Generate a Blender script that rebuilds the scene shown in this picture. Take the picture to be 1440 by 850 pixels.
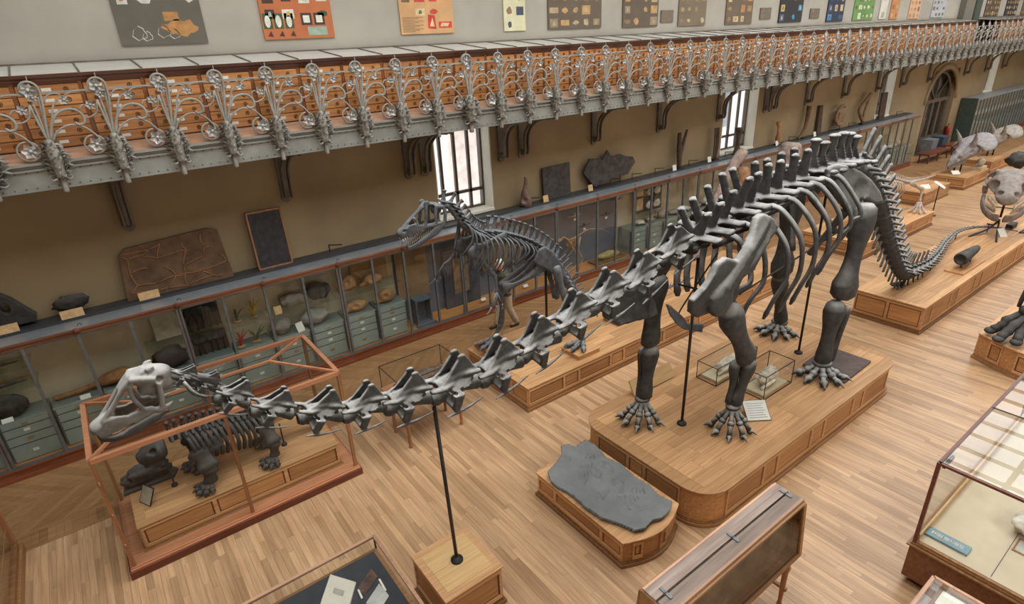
import bpy, bmesh, math, random
from math import sin, cos, pi, radians, hypot
from mathutils import Vector as V, Matrix
random.seed(7)
for o in list(bpy.data.objects): bpy.data.objects.remove(o)
SC = bpy.context.scene
COL = SC.collection

# ------------------------------------------------------------------ camera
CAM_H = 6.2
F_PX = 819.66
YAW, PITCH, ROLL = .94648, .42071, .04996
_F = V((cos(YAW)*cos(PITCH), sin(YAW)*cos(PITCH), -sin(PITCH)))
_R0 = V((sin(YAW), -cos(YAW), 0)); _D0 = _F.cross(_R0)
_R = _R0*cos(ROLL) + _D0*sin(ROLL); _D = -_R0*sin(ROLL) + _D0*cos(ROLL)
cam_d = bpy.data.cameras.new('camera'); cam = bpy.data.objects.new('camera', cam_d); COL.objects.link(cam)
cam_d.sensor_width = 36; cam_d.lens = F_PX/1440*36; cam_d.clip_start = .05; cam_d.clip_end = 300
cam.matrix_world = Matrix(((_R.x, -_D.x, -_F.x, 0), (_R.y, -_D.y, -_F.y, 0), (_R.z, -_D.z, -_F.z, CAM_H), (0, 0, 0, 1)))
SC.camera = cam

# ------------------------------------------------------------------ daylight
world = bpy.data.worlds.new('world'); SC.world = world; world.use_nodes = True
_bg = world.node_tree.nodes['Background']; _bg.inputs[0].default_value = (.90, .95, 1, 1); _bg.inputs[1].default_value = 2.6
def area_light(name, loc, sx, sy, power, col=(1, .97, .92), rot=(0, 0, 0)):
    d = bpy.data.lights.new(name, 'AREA'); d.shape = 'RECTANGLE'; d.size = sx; d.size_y = sy; d.energy = power; d.color = col
    o = bpy.data.objects.new(name, d); COL.objects.link(o); o.location = loc; o.rotation_euler = rot
    return o
SKY_Z = 12.0
area_light('skylight_glow', (22.0, 4.6, SKY_Z+.25), 52, 7.6, 2700, (1, .99, .98))
RWIN_ADDED = [1.5, 7.2, 12.8, 18.3, 23.8, 29.3, 35, 41]
for _x in RWIN_ADDED: area_light('added_side_light', (_x, -1.95, 3.4), 1.9, 2.1, 60, (1, .98, .95), (pi/2, 0, 0))  # unseen right-wall windows, added to brighten the wall cabinets opposite
SC.view_settings.view_transform = 'Standard'; SC.view_settings.look = 'None'
SC.view_settings.exposure = 0.14; SC.view_settings.gamma = 1; SC.view_settings.use_curve_mapping = False
SC.cycles.max_bounces = 7; SC.cycles.diffuse_bounces = 4; SC.cycles.glossy_bounces = 3
SC.cycles.transparent_max_bounces = 24; SC.cycles.transmission_bounces = 4
SC.cycles.caustics_reflective = False; SC.cycles.caustics_refractive = False

# ------------------------------------------------------------------ pixel -> point on a known plane
def ray(x, y):
    return _R*((x-720)/F_PX) + _D*((y-425)/F_PX) + _F
def onz(x, y, z=0.0):
    d = ray(x, y); t = (z-CAM_H)/d.z; return V((t*d.x, t*d.y, z))
def ony(x, y, Y):
    d = ray(x, y); t = Y/d.y; return V((t*d.x, Y, CAM_H+t*d.z))
def project(p):
    q = V(p)-V((0, 0, CAM_H)); w = q.dot(_F)
    return (720+F_PX*q.dot(_R)/w, 425+F_PX*q.dot(_D)/w, w)

# ------------------------------------------------------------------ materials
def lin(c):
    return c/12.92 if c <= .04045 else ((c+.055)/1.055)**2.4
def C(r, g, b): return (lin(r/255), lin(g/255), lin(b/255), 1)
MATS = {}
def nt(name):
    m = bpy.data.materials.new(name); m.use_nodes = True
    t = m.node_tree; b = t.nodes['Principled BSDF']; return m, t, b
def mixcol(t, a, b, fac, blend='MIX'):
    n = t.nodes.new('ShaderNodeMix'); n.data_type = 'RGBA'; n.blend_type = blend
    for i, s in ((6, a), (7, b), (0, fac)):
        if hasattr(s, 'links'): t.links.new(s, n.inputs[i])
        else: n.inputs[i].default_value = s
    return n.outputs[2]
def coords(t, scale=(1, 1, 1), src='Object', rnd=True):
    tc = t.nodes.new('ShaderNodeTexCoord'); mp = t.nodes.new('ShaderNodeMapping'); mp.inputs['Scale'].default_value = scale
    t.links.new(tc.outputs[src], mp.inputs[0])
    if rnd:
        oi = t.nodes.new('ShaderNodeObjectInfo'); mu = t.nodes.new('ShaderNodeMath'); mu.operation = 'MULTIPLY'; mu.inputs[1].default_value = 37
        t.links.new(oi.outputs['Random'], mu.inputs[0]); t.links.new(mu.outputs[0], mp.inputs['Location'])
    return mp.outputs[0]
def noise(t, vec, scale, detail=3, rough=.55):
    n = t.nodes.new('ShaderNodeTexNoise'); n.inputs['Scale'].default_value = scale; n.inputs['Detail'].default_value = detail; n.inputs['Roughness'].default_value = rough
    t.links.new(vec, n.inputs['Vector']); return n.outputs['Fac']
def ramp(t, fac, stops):
    r = t.nodes.new('ShaderNodeValToRGB'); e = r.color_ramp.elements
    while len(e) < len(stops): e.new(.5)
    for k, (p, c) in enumerate(stops): e[k].position = p; e[k].color = c
    t.links.new(fac, r.inputs[0]); return r.outputs[0]
def bump(t, b, h, strength, dist=.01):
    n = t.nodes.new('ShaderNodeBump'); n.inputs['Strength'].default_value = strength; n.inputs['Distance'].default_value = dist
    t.links.new(h, n.inputs['Height']); t.links.new(n.outputs[0], b.inputs['Normal'])
def plain(name, rgb, rough=.6, metal=0, var=.12, scale=6, bmp=0, rgb2=None, spec=.5):
    if name in MATS: return MATS[name]
    m, t, b = nt(name); c = C(*rgb); b.inputs['Roughness'].default_value = rough; b.inputs['Metallic'].default_value = metal
    b.inputs['Specular IOR Level'].default_value = spec
    if var or rgb2:
        f = noise(t, coords(t), scale)
        c2 = C(*rgb2) if rgb2 else tuple(x*(1-2.2*var) for x in c[:3])+(1,)
        c1 = c if rgb2 else tuple(min(1, x*(1+var)) for x in c[:3])+(1,)
        t.links.new(ramp(t, f, [(.3, c2), (.68, c1)]), b.inputs['Base Color'])
        if bmp: bump(t, b, noise(t, coords(t), scale*5, 4), bmp, .02)
    else: b.inputs['Base Color'].default_value = c
    MATS[name] = m; return m
def wood(name, dark, light, axis='x', rough=.42, fine=26, island=False, coat=.0, vary=.25):
    """grain runs along the given local axis; each piece gets its own tone"""
    if name in MATS: return MATS[name]
    m, t, b = nt(name)
    sc = {'x': (1.2, fine, fine), 'y': (fine, 1.2, fine), 'z': (fine, fine, 1.2)}[axis]
    v = coords(t, sc); f = noise(t, v, 1.0, 4, .6)
    col = ramp(t, f, [(.28, C(*dark)), (.72, C(*light))])
    oi = t.nodes.new('ShaderNodeObjectInfo'); r = oi.outputs['Random']
    if island:
        g = t.nodes.new('ShaderNodeNewGeometry'); a = t.nodes.new('ShaderNodeMath'); a.operation = 'ADD'
        t.links.new(r, a.inputs[0]); t.links.new(g.outputs['Random Per Island'], a.inputs[1])
        fr = t.nodes.new('ShaderNodeMath'); fr.operation = 'FRACT'; t.links.new(a.outputs[0], fr.inputs[0]); r = fr.outputs[0]
    tone = ramp(t, r, [(0, (1-vary, 1-vary*1.1, 1-vary*1.25, 1)), (.5, (1, 1, 1, 1)), (1, (1+vary*.55, 1+vary*.5, 1+vary*.45, 1))])
    col = mixcol(t, col, tone, 1.0, 'MULTIPLY')
    big = noise(t, coords(t, (1, 1, 1), rnd=False), .9, 2)
    col = mixcol(t, col, ramp(t, big, [(.3, (.86, .83, .8, 1)), (.7, (1.06, 1.06, 1.06, 1))]), 1.0, 'MULTIPLY')
    t.links.new(col, b.inputs['Base Color']); b.inputs['Roughness'].default_value = rough; b.inputs['Specular IOR Level'].default_value = .3
    b.inputs['Coat Weight'].default_value = coat; b.inputs['Coat Roughness'].default_value = .15
    MATS[name] = m; return m
def bone(name, rgb, dust_toplight=None, dust_toplight_amt=.6, rough=.75, scale=8, var=.4):
    """mounted cast: mottled body colour, grey dust and overhead light painted on faces that look up"""
    if name in MATS: return MATS[name]
    m, t, b = nt(name); c = C(*rgb)
    v = coords(t); f = noise(t, v, scale, 5, .65)
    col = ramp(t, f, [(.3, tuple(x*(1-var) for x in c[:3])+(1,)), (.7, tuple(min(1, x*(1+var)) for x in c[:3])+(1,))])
    if dust_toplight:  # dusty grey plus overhead light painted into the upward faces
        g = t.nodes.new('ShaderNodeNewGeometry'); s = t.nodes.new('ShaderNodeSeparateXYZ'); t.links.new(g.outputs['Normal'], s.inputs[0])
        rm = t.nodes.new('ShaderNodeMapRange'); rm.inputs[1].default_value = .2; rm.inputs[2].default_value = .95; rm.inputs[4].default_value = dust_toplight_amt
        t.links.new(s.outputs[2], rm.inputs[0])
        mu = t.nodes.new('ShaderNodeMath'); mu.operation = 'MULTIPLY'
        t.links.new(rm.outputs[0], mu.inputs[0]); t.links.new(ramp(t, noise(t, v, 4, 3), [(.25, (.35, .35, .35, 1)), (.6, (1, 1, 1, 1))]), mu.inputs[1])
        col = mixcol(t, col, C(*dust_toplight), mu.outputs[0])
    t.links.new(col, b.inputs['Base Color']); b.inputs['Roughness'].default_value = rough; b.inputs['Specular IOR Level'].default_value = .3
    bump(t, b, noise(t, v, 28, 5, .7), .35, .012)
    MATS[name] = m; return m
def glass(name='pane_glass', tint=(.965, .98, .975), refl=.9, rough=.0):
    if name in MATS: return MATS[name]
    m = bpy.data.materials.new(name); m.use_nodes = True; t = m.node_tree; t.nodes.clear()
    o = t.nodes.new('ShaderNodeOutputMaterial'); mx = t.nodes.new('ShaderNodeMixShader'); tr = t.nodes.new('ShaderNodeBsdfTransparent'); gl = t.nodes.new('ShaderNodeBsdfGlossy')
    tr.inputs[0].default_value = (*tint, 1); gl.inputs['Roughness'].default_value = rough
    fr = t.nodes.new('ShaderNodeFresnel'); ge = t.nodes.new('ShaderNodeNewGeometry'); mr = t.nodes.new('ShaderNodeMapRange'); mr.inputs[3].default_value = 1.45; mr.inputs[4].default_value = 1/1.45; t.links.new(ge.outputs['Backfacing'], mr.inputs[0]); t.links.new(mr.outputs[0], fr.inputs[0]); mu = t.nodes.new('ShaderNodeMath'); mu.operation = 'MULTIPLY'; mu.inputs[1].default_value = refl
    t.links.new(fr.outputs[0], mu.inputs[0]); t.links.new(mu.outputs[0], mx.inputs[0]); t.links.new(tr.outputs[0], mx.inputs[1]); t.links.new(gl.outputs[0], mx.inputs[2]); t.links.new(mx.outputs[0], o.inputs[0])
    MATS[name] = m; return m

OAK = wood('oak_plinth', (178, 132, 88), (216, 172, 124), 'x', .5)
OAKY = wood('oak_plinth_cross', (178, 132, 88), (214, 170, 124), 'y', .5)
OAKP = wood('oak_panel', (164, 116, 72), (202, 152, 102), 'x', .45)
OAKPY = wood('oak_panel_cross', (164, 116, 72), (202, 152, 102), 'y', .45)
OAKD = wood('oak_moulding', (132, 94, 60), (168, 126, 84), 'x', .45)
PALE = wood('pale_board', (196, 158, 104), (224, 190, 138), 'x', .4)
FLOORM = wood('floor_oak', (170, 133, 98), (204, 169, 130), 'y', .38, 24, True, .06, .26)
FLOORX = wood('floor_oak_chevron', (136, 102, 66), (164, 126, 86), 'x', .5, 22, True, .0, .2)
MAHOG = wood('mahogany', (92, 50, 36), (128, 74, 54), 'x', .35)
CASEW = wood('case_wood', (172, 116, 82), (206, 150, 114), 'x', .35)
CASEZ = wood('case_wood_upright', (136, 90, 60), (174, 124, 86), 'z', .35)
BROWN = wood('brown_case_wood', (104, 66, 42), (134, 90, 60), 'x', .35)
GREYW = wood('weathered_lid_wood', (120, 104, 94), (168, 150, 136), 'x', .45)
DRAWERW = wood('drawer_wood', (172, 112, 62), (214, 154, 96), 'x', .4)
DRAWERF = wood('drawer_frame_wood', (116, 70, 42), (146, 94, 60), 'x', .4)
CORN = wood('cornice_wood', (66, 38, 26), (96, 58, 40), 'x', .35)
LEDGE = wood('ledge_wood', (172, 132, 106), (202, 164, 136), 'x', .5)
IRON = plain('grey_painted_iron', (152, 148, 138), .6, 0, .10, 5)
IRONL = plain('silvered_iron', (186, 184, 178), .38, .35, .18, 18)
IROND = plain('girder_paint', (146, 146, 138), .55, .1, .08, 4)
BRKT = plain('bracket_paint', (112, 102, 88), .55, .1, .15, 4)
STEEL = plain('cabinet_steel', (112, 116, 116), .4, .4, .1, 6)
TOPST = plain('cabinet_top_steel', (158, 164, 168), .35, .5, .08, 3)
BLACK = plain('blackened_iron', (44, 42, 40), .5, .3, .1, 8)
SAGE = plain('sage_drawer_paint', (146, 156, 146), .5, 0, .06, 3)
SAGED = plain('sage_groove_paint', (92, 102, 96), .6, 0, .05, 3)
WHITEL = plain('white_card', (226, 222, 208), .7, 0, .03, 4)
CARD = plain('buff_card', (206, 170, 122), .7, 0, .10, 14)
BRASS = plain('aged_brass', (176, 140, 96), .4, .5, .1, 10)
GLASS = glass()
CLEAR = glass('case_glass', (.985, .99, .985), .55)
WALLUP = plain('upper_wall_plaster', (168, 161, 148), .85, 0, .06, .8)
WALLLO = plain('lower_wall_plaster', (150, 130, 98), .85, 0, .09, .6)
REVEAL = plain('window_reveal_paint', (226, 220, 204), .7, 0, .04, 2)
WINW = plain('window_frame_paint', (84, 66, 54), .5, 0, .08, 5)
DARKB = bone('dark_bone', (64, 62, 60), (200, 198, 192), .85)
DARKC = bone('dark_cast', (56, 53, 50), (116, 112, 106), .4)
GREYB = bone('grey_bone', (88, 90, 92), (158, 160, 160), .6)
PALEB = bone('pale_bone', (196, 180, 158), None)
WHITEB = bone('white_bone', (212, 202, 186), None)
TANB = bone('tan_bone', (160, 118, 78), None)
PINKB = bone('pinkish_bone', (152, 134, 122), None)
STONE = bone('slab_stone', (124, 126, 124), None, scale=3, var=.16)
SLATE = bone('slate_slab', (98, 84, 78), None, scale=5, var=.25)

# ------------------------------------------------------------------ mesh helpers
class MB:
    def __init__(s): s.v = []; s.f = []; s.m = []; s.s = []; s.mi = 0
    def add(s, vs, fs, smooth=False):
        n = len(s.v); s.v += [tuple(p) for p in vs]
        for f in fs: s.f.append(tuple(n+i for i in f)); s.m.append(s.mi); s.s.append(smooth)
        return s
    def box(s, x0, x1, y0, y1, z0, z1):
        return s.add([(x0, y0, z0), (x1, y0, z0), (x1, y1, z0), (x0, y1, z0), (x0, y0, z1), (x1, y0, z1), (x1, y1, z1), (x0, y1, z1)],
                     [(3, 2, 1, 0), (4, 5, 6, 7), (0, 1, 5, 4), (1, 2, 6, 5), (2, 3, 7, 6), (3, 0, 4, 7)])
    def bar(s, a, b, w, h=None, up=(0, 0, 1)):
        """square bar between two points"""
        a = V(a); b = V(b); d = (b-a).normalized(); u = V(up)
        if abs(d.dot(u)) > .98: u = V((0, 1, 0)) if abs(d.y) < .9 else V((1, 0, 0))
        r = d.cross(u).normalized(); u = r.cross(d); h = h or w
        o = [(-w/2, -h/2), (w/2, -h/2), (w/2, h/2), (-w/2, h/2)]
        return s.add([p+r*i+u*j for p in (a, b) for i, j in o], [(0, 1, 2, 3), (7, 6, 5, 4), (0, 4, 5, 1), (1, 5, 6, 2), (2, 6, 7, 3), (3, 7, 4, 0)])
    def prism(s, poly, z0, z1, top=True):
        n = len(poly)
        return s.add([(x, y, z0) for x, y in poly]+[(x, y, z1) for x, y in poly],
                     [tuple(range(n-1, -1, -1)), tuple(range(n, 2*n))]+[(i, (i+1) % n, n+(i+1) % n, n+i) for i in range(n)])
    def plate(s, poly3, n, th):
        """flat polygon of 3D points thickened along n"""
        n = V(n).normalized()*th/2; k = len(poly3); P = [V(p) for p in poly3]
        return s.add([p-n for p in P]+[p+n for p in P], [tuple(range(k-1, -1, -1)), tuple(range(k, 2*k))]+[(i, (i+1) % k, k+(i+1) % k, k+i) for i in range(k)])
    def tube(s, pts, r, n=8, smooth=True, up=(0, 0, 1)):
        """r: one radius, or per-point radius or (side, up) pair"""
        P = [V(p) for p in pts]; k = len(P)
        if not isinstance(r, (list, tuple)): r = [r]*k
        u = V(up); vs = []; fs = []
        for i in range(k):
            d = (P[min(i+1, k-1)]-P[max(i-1, 0)])
            if d.length < 1e-7: d = V((0, 0, 1))
            d.normalize(); w = u-d*u.dot(d)
            if w.length < .05:
                q = V((1, 0, 0)) if abs(d.x) < .8 else V((0, 1, 0)); w = q-d*q.dot(d)
            w.normalize(); u = w; sd = d.cross(w); a, b = r[i] if isinstance(r[i], (list, tuple)) else (r[i], r[i])
            vs += [P[i]+sd*(a*cos(2*pi*j/n))+w*(b*sin(2*pi*j/n)) for j in range(n)]
        for i in range(k-1):
            for j in range(n): fs.append((i*n+j, i*n+(j+1) % n, (i+1)*n+(j+1) % n, (i+1)*n+j))
        fs += [tuple(range(n-1, -1, -1)), tuple(range((k-1)*n, k*n))]
        return s.add(vs, fs, smooth)
    def ell(s, c, r, n=12, m=8, rot=None):
        c = V(c); r = (r, r, r) if not isinstance(r, (list, tuple)) else r; vs = []; fs = []
        for i in range(1, m):
            a = pi*i/m
            for j in range(n):
                p = V((r[0]*sin(a)*cos(2*pi*j/n), r[1]*sin(a)*sin(2*pi*j/n), r[2]*cos(a))); vs.append(c+(rot @ p if rot else p))
        for z in (r[2], -r[2]):
            p = V((0, 0, z)); vs.append(c+(rot @ p if rot else p))
        T = len(vs)-2
        for i in range(m-2):
            for j in range(n): fs.append((i*n+j, (i+1)*n+j, (i+1)*n+(j+1) % n, i*n+(j+1) % n))
        for j in range(n): fs.append((T, j, (j+1) % n)); fs.append((T+1, (m-2)*n+(j+1) % n, (m-2)*n+j))
        return s.add(vs, fs, True)
    def lathe(s, prof, n=16, o=(0, 0, 0), smooth=True):
        o = V(o); vs = []; fs = []; k = len(prof)
        for r, z in prof: vs += [o+V((r*cos(2*pi*j/n), r*sin(2*pi*j/n), z)) for j in range(n)]
        for i in range(k-1):
            for j in range(n): fs.append((i*n+j, i*n+(j+1) % n, (i+1)*n+(j+1) % n, (i+1)*n+j))
        fs += [tuple(range(n-1, -1, -1)), tuple(range((k-1)*n, k*n))]
        return s.add(vs, fs, smooth)
    def loft(s, rings, smooth=True):
        n = len(rings[0]); k = len(rings); fs = [(i*n+j, i*n+(j+1) % n, (i+1)*n+(j+1) % n, (i+1)*n+j) for i in range(k-1) for j in range(n)]
        fs += [tuple(range(n-1, -1, -1)), tuple(range((k-1)*n, k*n))]
        return s.add([p for r in rings for p in r], fs, smooth)
    def mesh(s, name, mats):
        me = bpy.data.meshes.new(name); me.from_pydata(s.v, [], s.f)
        for m in (mats if isinstance(mats, (list, tuple)) else [mats]): me.materials.append(m)
        me.polygons.foreach_set('material_index', s.m); me.polygons.foreach_set('use_smooth', s.s); me.update()
        return me
    def build(s, name, mats, parent=None, loc=None, bevel=0):
        o = put(name, s.mesh(name, mats), parent, loc)
        if bevel:
            b = o.modifiers.new('bevel', 'BEVEL'); b.width = bevel; b.segments = 2; b.limit_method = 'ANGLE'
        return o
def put(name, me, parent=None, loc=None, rot=None, scale=None):
    o = bpy.data.objects.new(name, me); COL.objects.link(o); o.parent = parent
    if loc is not None: o.location = loc
    if rot is not None: o.rotation_euler = rot
    if scale is not None: o.scale = scale if isinstance(scale, (list, tuple)) else (scale,)*3
    return o
def tag(o, label, cat=None, group=None, kind=None):
    if label: o['label'] = label
    if cat: o['category'] = cat
    if group: o['group'] = group
    if kind: o['kind'] = kind
    return o
def thing(name, label, cat, loc=(0, 0, 0), rz=0, group=None):
    o = bpy.data.objects.new(name, None); COL.objects.link(o); o.location = loc; o.rotation_euler = (0, 0, rz); o.empty_display_size = .1
    return tag(o, label, cat, group)
def struct(o): o['kind'] = 'structure'; return o
def mat_of(a, b, c=None):
    """frame whose x axis runs a->b"""
    x = (V(b)-V(a)).normalized(); u = V(c) if c else V((0, 0, 1)); y = u.cross(x)
    if y.length < .01: y = V((0, 1, 0))
    y.normalize(); z = x.cross(y); return Matrix((x, y, z)).transposed()
def organic(mb, voxel, smooth=2, cuts=None, dec=None):
    """melt overlapping pieces into one cast surface; cuts are hollows taken out of it"""
    me = mb.mesh('tmp', []); o = bpy.data.objects.new('tmp', me); COL.objects.link(o)
    r = o.modifiers.new('r', 'REMESH'); r.mode = 'VOXEL'; r.voxel_size = voxel; co = None
    if cuts:
        co = bpy.data.objects.new('cut', cuts.mesh('cut', [])); COL.objects.link(co)
        rc = co.modifiers.new('r', 'REMESH'); rc.mode = 'VOXEL'; rc.voxel_size = voxel
        b = o.modifiers.new('b', 'BOOLEAN'); b.operation = 'DIFFERENCE'; b.object = co; b.solver = 'EXACT'
        r2 = o.modifiers.new('r2', 'REMESH'); r2.mode = 'VOXEL'; r2.voxel_size = voxel
    if smooth:
        sm = o.modifiers.new('s', 'SMOOTH'); sm.iterations = smooth; sm.factor = .5
    if dec:
        d = o.modifiers.new('d', 'DECIMATE'); d.ratio = dec
    dg = bpy.context.evaluated_depsgraph_get(); out = bpy.data.meshes.new_from_object(o.evaluated_get(dg))
    for q in (o, co):
        if q: bpy.data.objects.remove(q)
    out.polygons.foreach_set('use_smooth', [True]*len(out.polygons)); out.materials.clear()
    return out
def orgput(name, mb, mat, parent, voxel=.02, smooth=2, cuts=None, dec=None):
    me = organic(mb, voxel, smooth, cuts, dec); me.name = name; me.materials.append(mat); return put(name, me, parent)
def curve(pts, n=24):
    """Catmull-Rom through the points"""
    P = [V(p) for p in pts]; P = [P[0]*2-P[1]]+P+[P[-1]*2-P[-2]]; out = []; k = len(P)-3
    for i in range(n+1):
        t = i*k/n; j = min(int(t), k-1); t -= j; a, b, c, d = P[j:j+4]
        out.append(.5*((2*b)+(c-a)*t+(2*a-5*b+4*c-d)*t*t+(3*b-a-3*c+d)*t**3))
    return out
# ================================================================== the room
X0, X1, YW, YR = -8.0, 48.0, 11.75, -1.5
SILL, HEAD = 2.43, 4.5
OPEN = [(6.5, 8.06, SILL, HEAD), (17.3, 19.22, SILL, HEAD), (28.35, 29.75, SILL, HEAD), (33.7, 37.1, 0, 3.95), (41.2, 42.6, SILL, HEAD)]
mb = MB(); x = X0
for a, b, z0, z1 in OPEN:
    mb.box(x, a, YW, YW+.5, 0, 4.9)
    if z0 > 0: mb.box(a, b, YW, YW+.5, 0, z0)
    mb.box(a, b, YW, YW+.5, z1, 4.9); x = b
mb.box(x, X1, YW, YW+.5, 0, 4.9); mb.mi = 1; mb.box(X0, X1, YW, YW+.5, 4.9, SKY_Z)
wall_left = struct(mb.build('wall_left', [WALLLO, WALLUP]))
mb = MB(); x = X0
for _x in RWIN_ADDED: mb.box(x, _x-.95, YR-.3, YR, 0, SKY_Z); mb.box(_x-.95, _x+.95, YR-.3, YR, 0, 2.35); mb.box(_x-.95, _x+.95, YR-.3, YR, 4.45, SKY_Z); x = _x+.95  # openings cut for the added side lights
mb.box(x, X1, YR-.3, YR, 0, SKY_Z)
struct(mb.build('wall_right', plain('right_wall_plaster', (176, 164, 142), .85, 0, .05, 1)))
struct(MB().box(X0-.3, X0, YR-.3, YW+.5, 0, SKY_Z).build('wall_back', WALLLO))
struct(MB().box(X1, X1+.3, YR-.3, YW+.5, 0, SKY_Z).build('wall_far', WALLUP))
SKX0, SKX1, SKY0, SKY1 = -4.0, 47.6, .8, 8.4
mb = MB(); mb.box(X0-.3, SKX0, YR-.3, YW+.5, SKY_Z, SKY_Z+.2); mb.box(SKX1, X1+.3, YR-.3, YW+.5, SKY_Z, SKY_Z+.2)
mb.box(SKX0, SKX1, YR-.3, SKY0, SKY_Z, SKY_Z+.2); mb.box(SKX0, SKX1, SKY1, YW+.5, SKY_Z, SKY_Z+.2)
ceiling = struct(mb.build('ceiling', WALLUP))
for k in range(43): MB().bar((SKX0+1.2*k, SKY0, SKY_Z+.05), (SKX0+1.2*k, SKY1, SKY_Z+.05), .07, .12).build('skylight_bar', IROND, ceiling)
for y in (2.7, 4.6, 6.5): MB().bar((SKX0, y, SKY_Z), (SKX1, y, SKY_Z), .14, .2).build('skylight_purlin', IROND, ceiling)

# ------------------------------------------------------------------ oak floor
floor = struct(MB().box(X0, X1, YR, YW, -.3, -.012).build('floor', plain('floor_joint', (74, 52, 34), .8, 0, .1, 2)))
def plank_mb(mb, x, y, l, w, h=0.0):
    return mb.add([(x, y, -.02), (x+w, y, -.02), (x+w, y+l, -.02), (x, y+l, -.02), (x, y, h), (x+w, y, h), (x+w, y+l, h), (x, y+l, h)],
                  [(4, 5, 6, 7), (0, 1, 5, 4), (1, 2, 6, 5), (2, 3, 7, 6), (3, 0, 4, 7)])
rnd = random.Random(3); PW = .085; planks = []
for i in range(int((X1-X0)/PW)):
    x = X0+i*PW; y = YR-rnd.random()*1.3
    while y < 9.05:
        l = rnd.choice((.8, 1.0, 1.2, 1.5, 1.8)); y0 = max(y, YR); y1 = min(y+l, 9.05)
        if y1-y0 > .004: planks.append((x+.001, y0, y1-y0-.0015, PW-.002, rnd.uniform(-.001, .0008)))
        y += l
def seen(cx, cy):
    p = project((cx, cy, 0))
    return p[2] > 0 and -20 < p[0] < 1460 and -20 < p[1] < 870
def clear(cx, cy):
    return not any(a < cx < b and c < cy < d for a, b, c, d in ((-.9, 2.3, 7.5, 9.3), (5.3, 11.1, 3.2, 5.8), (4.1, 5.25, 3.6, 5.4), (1.9, 2.7, 4.2, 5), (-.7, 1.6, 3.8, 5.2), (2.9, 5.4, 1.9, 2.7), (6.4, 10.5, -.5, 1.4), (5.3, 14.2, 7, 9.2)))
planks.sort(key=lambda q: (not (seen(q[0], q[1]+q[2]/2) and clear(q[0], q[1]+q[2]/2)), (q[0]**2+(q[1]+q[2]/2)**2)-8*q[2]))
mb = MB()
for k, (x, y, l, w, h) in enumerate(planks):
    if k < 300: plank_mb(MB(), x, y, l, w, h).build('plank', FLOORM, floor)
    else: plank_mb(mb, x, y, l, w, h)
tag(mb.build('plank_field', FLOORM, floor), None, kind='stuff')
# border strip and chevron parquet beside the wall cabinets
mb = MB(); x = X0
MB().box(X0, X1, 9.052, 9.118, -.02, .0005).build('border_strip', FLOORX, floor); MB().box(X0, X1, 9.432, 9.498, -.02, .0005).build('border_strip', FLOORX, floor)
while x < X1:
    w = rnd.choice((.1, .1, .2)); plank_mb(mb, x, 9.12, .31, w-.002); x += w
tag(mb.build('border_block_field', FLOORX, floor), None, kind='stuff')
mb = MB(); n = 0
for i in range(int((X1-X0)/.13)):
    for hlf, (ya, yb) in enumerate(((9.5, 10.27), (10.27, 11.04))):
        x = X0+i*.13; s = yb-ya; P = [(x, ya), (x+.128, ya), (x+.128+s, yb), (x+s, yb)] if hlf == 0 else [(x+s, ya), (x+.128+s, ya), (x+.128, yb), (x, yb)]
        q = [(a, b, -.02) for a, b in P]+[(a, b, rnd.uniform(-.0005, .0005)) for a, b in P]; fs = [(4, 5, 6, 7), (0, 1, 5, 4), (1, 2, 6, 5), (2, 3, 7, 6), (3, 0, 4, 7)]
        if -3 < x < 6.5 and n < 140: MB().add(q, fs).build('chevron_block', FLOORX, floor); n += 1
        else: mb.add(q, fs)
mb.box(X0, X1, 11.042, YW, -.02, 0)
tag(mb.build('chevron_block_field', FLOORX, floor), None, kind='stuff')

# ------------------------------------------------------------------ windows and door in the left wall
def window(n, a, b, z0, z1, bars=3, trans=.45):
    f = MB(); y = YW+.42
    f.bar((a, y, z0), (a, y, z1), .14); f.bar((b, y, z0), (b, y, z1), .14); f.bar((a, y, z1), (b, y, z1), .14); f.bar((a, y, z0), (b, y, z0), .1)
    w = struct(f.build('window_%d' % n, WINW))
    r = MB(); r.box(a-.002, a+.03, YW+.004, YW+.5, z0, z1); r.box(b-.03, b+.002, YW+.004, YW+.5, z0, z1); r.box(a, b, YW-.03, YW+.5, z0-.05, z0+.012); r.box(a, b, YW+.004, YW+.5, z1-.03, z1)
    r.build('reveal', REVEAL, w)
    for k in range(1, bars+1):
        x = a+(b-a)*k/(bars+1); MB().bar((x, y, z0), (x, y, z1), .07).build('mullion', WINW, w)
    MB().bar((a, y, z0+trans), (b, y, z0+trans), .07).build('transom', WINW, w)
    for k in range(bars+1):
        x = a+(b-a)*k/(bars+1); MB().box(x, x+(b-a)/(bars+1), y-.004, y+.004, z0, z1).build('pane', GLASS, w)
for n, (a, b, z0, z1) in enumerate([q for q in OPEN if q[2] > 0]): window(n+1, a, b, z0, z1)
a, b, z0, z1 = OPEN[3]
dr = struct(MB().bar((a+.07, YW+.3, 0), (a+.07, YW+.3, z1), .14).bar((b-.07, YW+.3, 0), (b-.07, YW+.3, z1), .14).bar((a, YW+.3, z1-.07), (b, YW+.3, z1-.07), .14).bar((a, YW+.3, 2.5), (b, YW+.3, 2.5), .16).build('door_1', plain('door_paint', (104, 92, 78), .5, 0, .08, 4)))
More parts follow.
